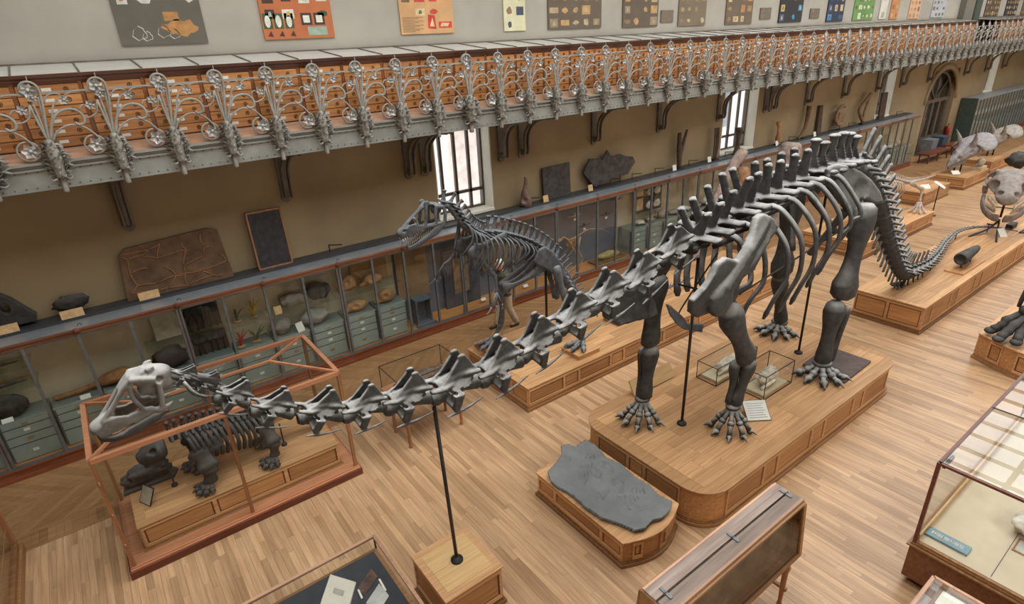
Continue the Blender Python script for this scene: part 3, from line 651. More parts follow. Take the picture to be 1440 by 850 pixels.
# brown plaster relief with a net of raised veins
t = thing('relief_slab', 'large brown relief slab with raised tan veins leaning on the wall', 'slab', (.98, 11.55, SH))
m = MB(); P = [(-.9, 0), (.86, 0), (.78, .92), (.62, .98), (-.7, .9), (-.82, .8)]; m.add([(a, 0, b) for a, b in P]+[(a, .07, b) for a, b in P], [tuple(range(6)), tuple(range(11, 5, -1))]+[(i+6, (i+1) % 6+6, (i+1) % 6, i) for i in range(6)])
m.build('slab', plain('relief_brown', (104, 78, 54), .8, 0, .2, 5), t).rotation_euler = (-.1, 0, 0)
m = MB(); nodes = {(i, j): (-.74+.29*i+r.uniform(-.1, .1), .07+.2*j+r.uniform(-.07, .07)) for i in range(6) for j in range(5)}
for (i, j), a in nodes.items():
    for q in ((i+1, j), (i, j+1)):
        if q in nodes and r.random() < .72:
            b = nodes[q]; m.tube(curve([(a[0], -.004, a[1]), ((a[0]+b[0])/2+r.uniform(-.04, .04), -.006, (a[1]+b[1])/2+r.uniform(-.03, .03)), (b[0], -.004, b[1])], 5), .012, 5)
m.build('veins', plain('relief_vein_tan', (140, 98, 62), .8, 0, .15, 6), t).rotation_euler = (-.1, 0, 0)
t = thing('framed_fossil', 'tall black fossil slab in a thin wooden frame leaning on the wall', 'fossil', (2.62, 11.5, SH))
f = MB(); f.box(-.33, -.30, -.01, .05, 0, 1.12); f.box(.30, .33, -.01, .05, 0, 1.12); f.box(-.33, .33, -.01, .05, 0, .03); f.box(-.33, .33, -.01, .05, 1.09, 1.12)
f.build('frame', CASEZ, t).rotation_euler = (-.1, 0, 0); q = MB().box(-.3, .3, 0, .04, .03, 1.09)
q.build('slab', plain('black_fossil_slab', (46, 44, 44), .6, 0, .25, 9, .5), t).rotation_euler = (-.1, 0, 0)
# skull of a large amphibian, jaw fragment
m = MB(); m.plate([(-.52, 0, .1), (.3, 0, .04), (.34, 0, .16), (.12, 0, .48), (-.12, 0, .72), (-.35, 0, .78), (-.62, 0, .5)], (0, 1, 0), .16); c = MB(); c.ell((-.0, 0, .36), (.06, .3, .09), 10, 8); c.ell((-.42, 0, .36), (.06, .3, .09), 10, 8)
sk = thing('flat_fossil_skull', 'dark flat triangular fossil skull with an eye hole on a stand', 'skull', (-1.5, 11.6, SH)); o = orgput('skull', m, DARKC, sk, .02, 2, c)
MB().tube([(0, 0, 0), (0, 0, .14)], .012, 6).lathe([(.06, 0), (.06, .012), (.02, .02)], 10).build('stand', BLACK, sk)
jf = thing('fossil_jaw', 'small dark rugged fossil jaw on a short stand above the cabinets', 'fossil', (-.68, 11.55, SH))
me = rockmesh((.5, .16, .26), 11, 3, .4, 2.2); me.materials.append(DARKC); put('jaw', me, jf, (0, 0, .1)); MB().tube([(.03, 0, 0), (.03, 0, .16)], .012, 6).lathe([(.05, 0), (.05, .012), (.02, .02)], 10).build('stand', BLACK, jf)
for px, py, l in ((12, 464, 'buff label card in front of the flat triangular skull'), (104, 440, 'torn buff label card in front of the small fossil jaw'), (212, 415, 'buff label card at the foot of the brown relief slab')):
    p = ony(px, py+8, 11.43); card(p.x, 11.415, 2.36, l, .32, .14, None, .25)
for px, py, l in ((768, 277, 'buff label card beside the square dark fossil slab'), (831, 263, 'buff label card under the leaf-shaped fossil slab'), (949, 238, 'white label card under the forked fossil trunk'), (998, 226, 'white label card below the ribbed dark bone'), (1093, 203, 'white label card by the thin pale upright bone'), (1146, 191, 'white label card by the long upright dark slab')):
    p = ony(px, py, 11.43); card(p.x, 11.43, 2.36, l, .17, .17, CARD if px < 900 else WHITEL, .2)
# narrow horned skull, square slab, leaf slab
m = MB(); m.tube(curve([(0, 0, 0), (.02, 0, .15), (.0, 0, .35), (.04, 0, .6), (.05, 0, .74)], 10), [.15, .17, .17, .15, .12, .09, .06, .05, .045, .045, .04], 10); c = MB().ell((-.1, -.14, .2), (.07, .12, .11), 10, 8)
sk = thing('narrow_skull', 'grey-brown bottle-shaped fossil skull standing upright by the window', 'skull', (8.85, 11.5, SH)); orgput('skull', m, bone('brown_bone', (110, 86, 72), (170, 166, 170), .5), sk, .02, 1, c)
slab('fossil_slab', 'square dark fossil slab leaning on the wall beside the bottle-shaped skull', 'slab', [(9.56, SH), (10.5, SH), (10.5, 3.2), (9.56, 3.18)], 11.6, .05, plain('square_slab_dark', (68, 62, 58), .75, 0, .25, 7, .5), None, .06)
t = thing('leaf_shaped_slab', 'wide dark leaf-shaped fossil slab on thin metal supports', 'slab', (11.9, 11.58, SH))
P = [(-.98, .5), (-.75, .84), (-.4, .8), (-.28, .74), (-.08, .98), (.08, .78), (.45, .8), (.62, .72), (.95, .66), (1.05, .5), (.75, .2), (.3, .2), (-.2, .1), (-.55, .04), (-.8, .3)]
MB().plate([(a, 0, b) for a, b in P], (0, 1, 0), .06).build('slab', plain('leaf_slab_dark', (70, 64, 58), .75, 0, .25, 6, .5), t); MB().tube([(.5, .03, 0), (.5, .03, .3)], .012, 6).tube([(-.5, .03, 0), (-.5, .03, .2)], .012, 6).build('support', BLACK, t)
# upright bones farther along
def upright(name, label, cat, base, pts, rad, mat, up=(1, 0, 0)):
    t = thing(name, label, cat, base); m = MB(); m.tube(curve(pts, 14), [rad[min(len(rad)-1, int(i*len(rad)/15))] for i in range(15)], 9); m.build('bone', mat, t)
    MB().box(-.12, .12, -.1, .1, 0, .03).build('foot', BLACK, t); return t
FOSW = bone('fossil_wood', (78, 62, 50), None)
t = upright('forked_trunk', 'forked dark fossil trunk standing upright on the cabinet top', 'fossil', (14.9, 11.5, SH), [(0, 0, .02), (-.02, 0, .4), (-.06, 0, .75), (-.08, 0, 1.08)], [.07, .08, .09, .08, .07, .06], FOSW); MB().tube(curve([(.0, 0, .35), (.1, 0, .7), (.26, 0, 1.15)], 8), [.05, .06, .06, .06, .055, .05, .045, .04, .035], 8).build('branch', FOSW, t)
t = thing('rib_bundle', 'bundle of thin dark fossil stems standing upright on the cabinet', 'fossil', (16.7, 11.5, SH))
for k in range(6): MB().tube(curve([(.035*k-.1, .02*(k % 2), 0), (.035*k-.09+r.uniform(-.03, .03), 0, .5), (.04*k-.13, 0, 1.02)], 8), .022, 6).build('stem', FOSW, t)
MB().box(-.13, .13, -.08, .08, 0, .03).build('foot', BLACK, t)
upright('dark_limb_bone', 'dark limb bone standing upright in front of the window', 'bone', (17.9, 11.5, SH), [(0, 0, .02), (0, 0, .4), (-.03, 0, .88)], [.12, .1, .07, .07, .09, .12], FOSW)
upright('pale_limb_bone', 'thin pale brown bone standing upright between window and far bones', 'bone', (20.4, 11.5, SH), [(0, 0, .02), (-.03, 0, .3), (-.12, 0, .8)], [.08, .1, .1, .06, .05, .09], TANB)
upright('curved_tan_rib', 'long curved brown rib leaning upright against the wall', 'bone', (22.2, 11.55, SH), [(-.35, 0, .02), (0, 0, .3), (.1, 0, .7), (.12, 0, 1.15)], [.05, .06, .06, .07, .08, .09], bone('brown_rib', (112, 84, 60), None))
slab('dark_board', 'long narrow dark slab standing upright on the cabinet', 'slab', [(23.3, SH), (23.6, SH), (23.55, 3.42), (23.3, 3.42)], 11.6, .08, FOSW, None, .05)
t = thing('pelvis_bone', 'rounded brown pelvic bone mounted upright on a thin stand', 'bone', (24.8, 11.5, SH)); m = MB(); m.tube([V((.42*cos(a*pi/8), 0, .55+.36*sin(a*pi/8))) for a in range(3, 15)], [.07]*12, 8); m.plate([(-.3, 0, .3), (.2, 0, .25), (.3, 0, .6), (-.2, 0, .7)], (0, 1, 0), .07); orgput('bone', m, bone('brown_pelvis', (124, 98, 74), None), t, .03, 2); MB().tube([(0, 0, 0), (0, 0, .35)], .015, 6).box(-.12, .12, -.08, .08, 0, .03).build('stand', BLACK, t)
t = thing('lower_jaw_bone', 'brown V-shaped jaw bone standing upright near the far window', 'bone', (26.7, 11.5, SH)); m = MB(); m.tube(curve([(.1, 0, .05), (-.42, 0, .55), (-.3, 0, .75), (.35, 0, 1.2)], 14), .07, 7); m.tube(curve([(.1, 0, .05), (.05, 0, .5), (.35, 0, 1.2)], 10), .055, 7); orgput('bone', m, bone('brown_jaw', (118, 94, 68), None), t, .03, 1); MB().box(-.12, .12, -.08, .08, 0, .06).build('foot', BLACK, t)
slab('dark_cabinet_board', 'dark brown board standing upright against the third window', 'slab', [(28.5, SH), (29.0, SH), (29.0, 3.45), (28.5, 3.45)], 11.6, .08, FOSW, None, .04)
bm_ = MB().bar((0, 0, .0), (0, 0, .16), .02).bar((0, 0, .15), (0, -.28, .15), .02).mesh('angle_bracket', BLACK)
for x in (3.75, 9.05, 12.0, 12.9, 13.9, 15.5, 17.4, 21.3, 24.2, 25.8, 28.2, 30.2): tag(put('angle_bracket', bm_, None, (x, 11.6, SH), (0, 0, .9)), 'small black steel angle bracket standing on the cabinet top', 'bracket', 'angle brackets on the cabinet tops')

# ------------------------------------------------------------------ inside the wall cabinets
SHZ = .99
rock('fossil_block', 'dark lumpy fossil block on the sage drawers in the cabinet', 'fossil', (-1.95, 11.36, SHZ), (.5, .3, .42), DARKC, 3)
o = thing('long_snouted_skull', 'orange-brown long-snouted fossil skull on the sage drawers', 'skull', (-.75, 11.42, SHZ)); m = MB(); m.tube(curve([(-.62, 0, .06), (-.2, 0, .07), (.1, 0, .12), (.4, 0, .14), (.55, 0, .1)], 12), [(.05, .05)]*5+[(.07, .06), (.12, .09), (.15, .11), (.16, .12), (.15, .13), (.14, .12), (.1, .1), (.06, .06)], 10); c = MB()
for s in (-1, 1): c.ell((.22, s*.09, .24), (.08, .045, .06), 10, 8); c.ell((.42, s*.09, .26), (.07, .04, .06), 10, 8)
orgput('skull', m, bone('orange_brown_bone', (138, 96, 58), None), o, .014, 1, c)
for x, z, l in ((-2.0, SHZ, 'white label in front of the lumpy dark fossil block'), (-.95, SHZ, 'white label in front of the orange-brown long skull')): card(x, 11.17, z, l, .15, .08, WHITEL, .6)
def shelf(x0, x1, z, label):
    tag(MB().box(x0, x1, 11.12, 11.68, z-.012, z).build('glass_shelf', glass('shelf_glass', (.9, .95, .93), .8)), label, 'shelf')
shelf(.78, 1.44, 1.5, 'glass shelf holding the dark framed tree fossils'); shelf(1.5, 2.18, 1.5, 'glass shelf holding the yellow branching model'); shelf(2.24, 3.62, 1.5, 'glass shelf above the grey stone blocks'); shelf(3.7, 5.06, 1.48, 'glass shelf holding two tan skulls'); shelf(-2.15, -1.45, 1.5, 'glass shelf above the lumpy dark fossil block'); shelf(-2.15, -1.45, 1.85, 'upper glass shelf above the lumpy dark fossil block')
for z, l in ((1.5, 'thin dark bone lying on the lower glass shelf'), (1.85, 'thin dark bone lying on the upper glass shelf')):
    tag(MB().tube(curve([(-2.1, 11.4, z+.03), (-1.9, 11.38, z+.045), (-1.6, 11.42, z+.02)], 10), [.015, .02, .03, .035, .04, .035, .03, .03, .02, .02, .01], 8).build('thin_bone', DARKC), l, 'bone')
slab('cream_sheet', 'pale cream sheet propped beside the dark framed tree fossils', 'panel', [(.3, 1.5), (.72, 1.5), (.72, 2.1), (.3, 2.1)], 11.55, .02, plain('cream_panel', (196, 186, 160), .7)); shelf(.1, .74, 1.5, 'glass shelf holding the pale cream panel')
def treebox(x0, x1, z, h, label, seed):
    t = thing('plant_fossil', label, 'fossil', ((x0+x1)/2, 11.5, z)); w = x1-x0; MB().box(-w/2, w/2, .03, .05, 0, h).build('board', plain('fossil_board_brown', (84, 66, 48), .7, 0, .15, 5), t); rr = random.Random(seed)
    for k in range(5):
        x = -w*.36+w*.18*k; MB().tube(curve([(x, .0, .0), (x+rr.uniform(-.03, .03), .0, h*.4), (x+rr.uniform(-.05, .05), .0, h*.62)], 6), .016, 6).ell((x, .0, h*.75), (w*.12, .03, h*.2), 8, 6).build('specimen', DARKC, t)
treebox(.8, 1.42, 1.5, .5, 'dark brown panel of tree-like fossils on the glass shelf', 1); treebox(.82, 1.44, SHZ, .42, 'dark brown panel of tree-like fossils standing on the drawers', 2)
rock('dark_stone_slab', 'dark purple-brown stone slab on the drawers below the glass shelf', 'stone', (.42, 11.4, SHZ), (.6, .36, .42), plain('purple_stone', (70, 58, 56), .7, 0, .15, 5), 8)
def coral(name, label, loc, mat, h, n, seed):
    rr = random.Random(seed); t = thing(name, label, 'model', loc); MB().lathe([(.09, 0), (.09, .02), (.05, .03)], 10).build('base', plain('model_base_tan', (150, 120, 80), .7), t)
    for k in range(n):
        a = rr.uniform(0, 6.28); d = rr.uniform(.05, .2); MB().tube(curve([(0, 0, .02), (.3*d*cos(a), .3*d*sin(a)*.6, h*.5), (d*cos(a), d*sin(a)*.6, h*rr.uniform(.7, 1))], 6), [.014, .014, .013, .012, .011, .009, .005], 6).build('branch', mat, t)
coral('red_branch_model', 'red branching model on the cabinet drawers', (1.62, 11.35, SHZ), plain('model_red', (170, 52, 40), .5), .34, 7, 1); coral('green_branch_model', 'green leafy model behind the red branching model', (1.92, 11.4, SHZ), plain('model_green', (76, 96, 52), .6), .3, 8, 2)
coral('yellow_branch_model', 'yellow branching model on the glass shelf', (1.98, 11.4, 1.5), plain('model_yellow', (176, 142, 46), .6), .36, 9, 3); coral('dark_branch_model', 'dark green branching model on the glass shelf', (1.66, 11.4, 1.5), plain('model_dark', (58, 62, 44), .6), .3, 7, 4)
GS = plain('grey_specimen_stone', (140, 132, 120), .8, 0, .15, 4, .5)
for k, (x, z, s, l) in enumerate(((2.42, SHZ, (.4, .36, .34), 'grey stone block at the door end of the drawer top'), (3.12, SHZ, (.6, .34, .3), 'long grey stone block on the drawers beside a white card'), (2.75, 1.5, (.5, .3, .28), 'pale grey stone block on the glass shelf'), (3.3, 1.5, (.5, .3, .36), 'dark brown stone on the glass shelf'))): rock('stone_block', l, 'stone', (x, 11.42, z), s, GS if k < 3 else DARKC, 20+k)
card(2.76, 11.2, SHZ, 'white square card leaning among the grey stone blocks', .16, .2, WHITEL, .4, .3); card(2.4, 11.2, 1.5, 'buff card standing on the shelf above the grey stones', .14, .16, CARD, .2)
for k, (x, z, s, l) in enumerate(((3.95, 1.48, (.42, .3, .36), 'pale tan skull on the glass shelf'), (4.5, 1.48, (.55, .34, .24), 'low tan skull fragment on the glass shelf'), (4.05, SHZ, (.6, .36, .24), 'flat tan bone lying on the drawers'), (4.75, SHZ, (.52, .36, .3), 'rounded tan skull on the drawers'))):
    t = thing('tan_skull', l, 'skull', (x, 11.4, z)); m = MB(); m.ell((0, 0, s[2]*.5), (s[0]*.4, s[1]*.4, s[2]*.5), 14, 10); m.tube(curve([(.1, 0, s[2]*.5), (-s[0]*.35, 0, s[2]*.3), (-s[0]*.6, 0, s[2]*.16)], 6), [s[2]*.4, s[2]*.36, s[2]*.3, s[2]*.26, s[2]*.22, s[2]*.18, s[2]*.12], 9); c = MB()
    for q in (-1, 1): c.ell((-s[0]*.12, q*s[1]*.36, s[2]*.62), (s[0]*.13, s[1]*.16, s[2]*.2), 10, 8)
    orgput('skull', m, TANB, t, .016, 1, c)
slab('tan_back_board', 'tan board standing behind the skulls on the shelf', 'panel', [(4.1, 1.48), (4.95, 1.48), (4.95, 1.95), (4.1, 1.95)], 11.6, .02, plain('tan_board', (166, 128, 82), .7), None, .02)
t = thing('open_box', 'grey open-fronted display box standing on the cabinet floor', 'box', (5.55, 11.35, .225)); f = MB(); f.box(-.2, .2, -.15, .15, 0, .04); f.box(-.2, -.17, -.15, .15, .04, .6); f.box(.17, .2, -.15, .15, .04, .6); f.box(-.2, .2, -.15, .15, .6, .64); f.box(-.2, .2, .13, .15, .04, .6)
f.build('body', plain('box_grey', (96, 104, 112), .5), t); MB().box(-.25, .25, -.24, -.15, 0, .05).build('step', MATS['box_grey'], t)
t = thing('panel_with_frame', 'slate-grey standing panel with a tan framed relief', 'panel', (6.85, 11.55, .225)); MB().box(-.5, .5, 0, .05, 0, 1.5).build('board', plain('panel_slate', (74, 76, 84), .6), t); MB().box(-.25, .18, -.02, 0, .35, 1.25).build('relief', plain('relief_tan', (142, 116, 84), .8, 0, .2, 6), t)
slab('tan_long_panel', 'tall tan panel standing behind the grey open box', 'panel', [(5.15, .8), (5.95, .8), (5.95, 2.0), (5.15, 2.0)], 11.6, .03, plain('tan_long', (150, 120, 86), .75, 0, .1, 3), None, .0)
slab('brown_fossil_panel', 'wide brown panel standing against the slate cabinet back', 'panel', [(7.5, .9), (9.0, .9), (9.0, 2.0), (7.5, 2.0)], 11.6, .03, plain('brown_fossil', (120, 104, 86), .75, 0, .1, 3), None, .0)
for x, z, l in ((7.25, .3, 'white card on the cabinet floor by the slate panel'), (8.6, .28, 'white card on the cabinet floor under the brown panel')): card(x, 11.25, z, l, .14, .08, WHITEL, .9)
# small pale skeletons and a fossil fish
def biped(name, label, loc, s, mat, pose=0):
    t = thing(name, label, 'skeleton', loc); sp = curve([(-.62, 0, 1.02), (-.5, 0, 1.08), (-.36, 0, .98), (-.15, 0, .96), (.1, 0, 1.02), (.45, 0, 1.1), (.9, 0, 1.0), (1.3, 0, .82)], 40); m = MB()
    m.tube([p*s for p in sp], [.02*s]*20+[.018*s*(1-i/24) for i in range(21)], 6); m.build('spine', mat, t)
    for i in range(10, 21): p = sp[i]*s; MB().tube(curve([p, p+V((.02, -.09, -.1))*s, p+V((.05, -.04, -.26))*s], 6), .007*s, 5).tube(curve([p, p+V((.02, .09, -.1))*s, p+V((.05, .04, -.26))*s], 6), .007*s, 5).build('rib', mat, t)
    h = MB(); h.ell(V((-.66, 0, 1.03))*s, (.07*s, .04*s, .045*s), 10, 8); h.tube([V((-.66, 0, 1.02))*s, V((-.8, 0, .97))*s], [.035*s, .015*s], 6); h.build('skull', mat, t)
    for q in (-1, 1):
        MB().tube([V((.05, q*.07, .98))*s, V((-.07, q*.1, .66))*s, V((.1, q*.1, .34))*s, V((.02, q*.1, .05))*s, V((-.12, q*.1, .02))*s], [.03*s, .022*s, .018*s, .014*s, .01*s], 6).build('hind_leg', mat, t)
        MB().tube([V((-.32, q*.08, .9))*s, V((-.25, q*.1, .68))*s, V((-.42, q*.1, .56))*s, V((-.5, q*.1, .5))*s], [.018*s, .014*s, .012*s, .008*s], 5).build('fore_leg', mat, t)
    return t
biped('small_skeleton', 'small pale orange long-tailed skeleton mounted inside the slate cabinet', (10.55, 11.4, .225), .98, bone('pale_orange_bone', (196, 156, 112), None))
for k, (x, z) in enumerate(((10.55, 1.75), (10.9, 1.4), (12.15, 1.9), (11.75, 1.55))):
    t = thing('winged_specimen', 'small winged specimen pinned in the slate cabinet', 'specimen', (x, 11.5, z), 0, 'winged specimens in the slate cabinet'); MB().tube([(-.25, 0, .02), (0, 0, 0), (.25, 0, .02)], [.008, .022, .008], 6).ell((0, 0, .04), (.03, .03, .05), 8, 6).build('body', PALEB if k == 0 else DARKC, t); MB().box(-.05, .04, -.02, -.015, -.12, -.06).build('tag', WHITEL, t)
t = thing('amber_fossil_tray', 'amber fossil slab in a low tray on the cabinet floor', 'fossil', (11.7, 11.36, .225)); MB().box(-.6, .6, -.18, .2, 0, .05).build('tray', plain('tray_wood', (120, 92, 52), .6), t); me = rockmesh((.9, .26, .22), 31, 3, .3, 2.4); me.materials.append(bone('amber_bone', (160, 142, 88), None)); put('fossil', me, t, (0, 0, .05))
t = thing('relief_board', 'dark board with four white casts leaning in the cabinet', 'panel', (13.6, 11.5, SHZ+.3)); MB().box(-.62, .55, 0, .04, 0, 1.0).build('board', plain('relief_board_dark', (74, 62, 54), .7), t)
for k in range(4):
    me = rockmesh((.32, .06, .26), 40+k, 2, .3, 2); me.materials.append(WHITEB); put('cast', me, t, (-.02+.34*(k % 2), -.02, .08+.4*(k//2)))
for k in range(2): MB().box(-.58, -.3, -.01, 0, .1+.42*k, .46+.42*k).build('sheet', CARD, t)
for k in range(34):
    x = 13.0+.55*k+r.uniform(-.1, .1)
    if x > 31: break
    me = rockmesh((r.uniform(.25, .5), .26, r.uniform(.1, .3)), 60+k, 2, .5, 2); me.materials.append(r.choice((PALEB, TANB, WHITEB, PINKB))); tag(put('bone_specimen', me, None, (x, 11.4, SHZ)), 'pale bone specimen lying on the far sage drawers in the cabinet', 'bone', 'bones on the far cabinet drawers')
# ================================================================== oak plinths
def inset(poly, d):
    n = len(poly); out = []
    for i in range(n):
        a, b, c = V(poly[i-1]+(0,)), V(poly[i]+(0,)), V(poly[(i+1) % n]+(0,)); e1 = (b-a).normalized(); e2 = (c-b).normalized(); n1 = V((-e1.y, e1.x, 0)); n2 = V((-e2.y, e2.x, 0)); k = (n1+n2); k = k/max(.3, k.dot(n1)); p = b+k*d; out.append((p.x, p.y))
    return out
def rounded(x0, x1, y0, y1, r, n=8, corners=(1, 1, 1, 1)):
    P = []
    for (cx, cy, a), on in zip(((x0, y0, 180), (x1, y0, 270), (x1, y1, 0), (x0, y1, 90)), corners):
        if not on: P.append((cx, cy)); continue
        mx = cx+r if cx == x0 else cx-r; my = cy+r if cy == y0 else cy-r
        P += [(mx+r*cos(radians(a+90*i/n)), my+r*sin(radians(a+90*i/n))) for i in range(n+1)]
    return P
def side_panels(t, a, b, z0, z1, widths, wood_f=None):
    """framed panels along one straight face from a to b (2D), outward normal to the right of a->b"""
    a = V(a+(0,)); b = V(b+(0,)); d = (b-a).normalized(); L = (b-a).length; nrm = V((d.y, -d.x, 0)); S = sum(widths); st = .055; x = 0
    def slabbox(m, s0, s1, q0, q1, o0, o1):
        P = [a+d*s0+nrm*o0, a+d*s1+nrm*o0, a+d*s1+nrm*o1, a+d*s0+nrm*o1]
        m.add([(p.x, p.y, q0) for p in P]+[(p.x, p.y, q1) for p in P], [(0, 1, 2, 3), (7, 6, 5, 4), (0, 4, 5, 1), (1, 5, 6, 2), (2, 6, 7, 3), (3, 7, 4, 0)])
    fr = MB(); slabbox(fr, 0, L, z0, z0+.05, -.012, .022); slabbox(fr, 0, L, z1-.05, z1, -.012, .022)
    for w in widths:
        w = w/S*L; slabbox(fr, x, x+st/2, z0+.05, z1-.05, -.012, .022); slabbox(fr, x+w-st/2, x+w, z0+.05, z1-.05, -.012, .022)
        p = MB(); slabbox(p, x+st/2+.022, x+w-st/2-.022, z0+.072, z1-.072, -.012, .010); p.mi = 1; slabbox(p, x+st/2, x+w-st/2, z0+.05, z1-.05, -.012, .001); p.build('panel', [OAKP if abs(d.x) > .5 else OAKPY, MAHOG], t); x += w
    fr.build('side_frame', OAK if abs(d.x) > .5 else OAKY, t)
def plinth(label, poly, h, sides, boards=None, name='plinth', group=None, wooden=None):
    """poly: outline, counter-clockwise; sides: [(i0, i1, widths)] straight faces that carry panels"""
    xm = sum(p[0] for p in poly)/len(poly); ym = sum(p[1] for p in poly)/len(poly); Q = [(x-xm, y-ym) for x, y in poly]
    t = thing(name, label, 'plinth', (xm, ym, 0), 0, group)
    MB().prism(inset(Q, .045), .0, h-.03).build('body', OAKP, t)
    MB().prism(inset(Q, .0), 0, .05).prism(inset(Q, .02), .05, .075).prism(inset(Q, .03), .075, .1).build('base_moulding', OAKD, t)
    MB().prism(inset(Q, .03), h-.05, h-.03).prism(inset(Q, .012), h-.03, h-.004).build('top', OAK, t, None, .006)
    for i0, i1, w in sides:
        a = inset(Q, .045)[i0]; b = inset(Q, .045)[i1]; side_panels(t, a, b, .1, h-.05, w)
    if boards:
        bx0, bx1, by0, by1, nb, split = boards; rr = random.Random(int(h*1000+bx0*10)); w = (by1-by0)/nb
        for i in range(nb):
            xs = [bx0]+sorted(bx0+(bx1-bx0)*(k+rr.uniform(.3, .7))/split for k in range(split-1))+[bx1]
            for p, q in zip(xs, xs[1:]): MB().box(p-xm+.0012, q-xm-.0012, by0+w*i-ym+.0012, by0+w*(i+1)-ym-.0012, h-.012, h).build('top_board', wooden or OAK, t)
    return t
def rect(x0, x1, y0, y1): return [(x0, y0), (x1, y0), (x1, y1), (x0, y1)]
MP = rounded(5.33, 11.06, 3.27, 5.80, .47, 8)
n0 = 8; plinth('large oak plinth with rounded corners under the longest skeleton', MP, .6, [(8, 9, [.9, .36, .95, .4, .95, .36, .9]), (35, 0, [1, .5, 1]), (17, 18, [1, .5, 1]), (26, 27, [.9, .4, .9, .4, .9])], (5.55, 10.85, 3.5, 5.56, 9, 5))
bow = [(4.12, 5.37), (4.12, 3.63)]+[(4.12+1.11*i/8, 3.63-.17*sin(pi*i/8)) for i in range(1, 8)]+[(5.23, 3.63), (5.23, 5.37)]
plinth('low oak plinth with a bowed end under the grey footprint slab', bow, .43, [(0, 1, [.4, 1, .4]), (9, 10, [.4, 1, .4])]+[(i, i+1, [1]) for i in (2, 5)], None)
plinth('square oak pedestal carrying a single neck rod', rect(1.90, 2.71, 4.17, 5.02), .6, [(0, 1, [1]), (3, 0, [1]), (1, 2, [1]), (2, 3, [1])], (2.0, 2.61, 4.28, 4.91, 2, 1), 'pedestal', None, PALE)
plinth('long oak plinth under the upright meat-eater skeleton', rect(5.35, 14.1, 7.08, 9.12), .5, [(0, 1, [1, .45]*7), (3, 0, [.5, 1, .5])], (5.5, 13.95, 7.25, 8.95, 8, 5))
plinth('long oak plinth under the long whip tail', rect(13.53, 23.0, 3.83, 5.30), .64, [(0, 1, [.45]+[1, .42]*6), (3, 0, [1, 1])], (13.68, 22.8, 3.98, 5.15, 6, 5))
igb = [(13.27-.42*sin(pi*i/10), 2.81-2.4*i/10) for i in range(11)]+[(17.5, .41), (17.5, 2.81)]
plinth('bow-ended oak plinth under the dark three-toed leg', igb, .55, [(i, i+1, [1]) for i in (1, 3, 5, 7)]+[(12, 0, [1, .4]*3)], (13.5, 17.2, .6, 2.65, 7, 3))
plinth('oak plinth under the pale long-tailed skeleton', rect(17.3, 22.15, 6.72, 8.6), .48, [(0, 1, [1, .4]*4), (3, 0, [.5, 1, .5])], (17.5, 22.0, 6.9, 8.4, 6, 3))
plinth('oak plinth with a white card beyond the pale skeleton', rect(24.22, 26.6, 7.8, 9.4), .5, [(0, 1, [1, .4, 1]), (3, 0, [1, 1])], (24.4, 26.4, 7.95, 9.25, 5, 2))
plinth('oak plinth under the three-horned skull', rect(27.75, 30.3, 7.68, 8.98), .48, [(0, 1, [1, .5, 1]), (3, 0, [1, 1])], (27.9, 30.15, 7.85, 8.85, 5, 2))
plinth('oak plinth behind the three-horned skull', rect(31.65, 34.0, 7.97, 9.2), .5, [(0, 1, [1, 1]), (3, 0, [1])], (31.8, 33.85, 8.1, 9.05, 5, 2))
plinth('far oak plinth carrying a small dark skull', rect(34.4, 37.2, 6.3, 7.75), .5, [(0, 1, [1, 1]), (3, 0, [1])], (34.5, 37.1, 6.45, 7.6, 5, 2))
for x, y, z, l in ((25.0, 8.05, .5, 'white card on the plinth beyond the pale skeleton'), (28.3, 8.2, .48, 'white card at the front of the three-horned skull plinth')): card(x, y, z, l, .32, .2, WHITEL, .9, -.6)

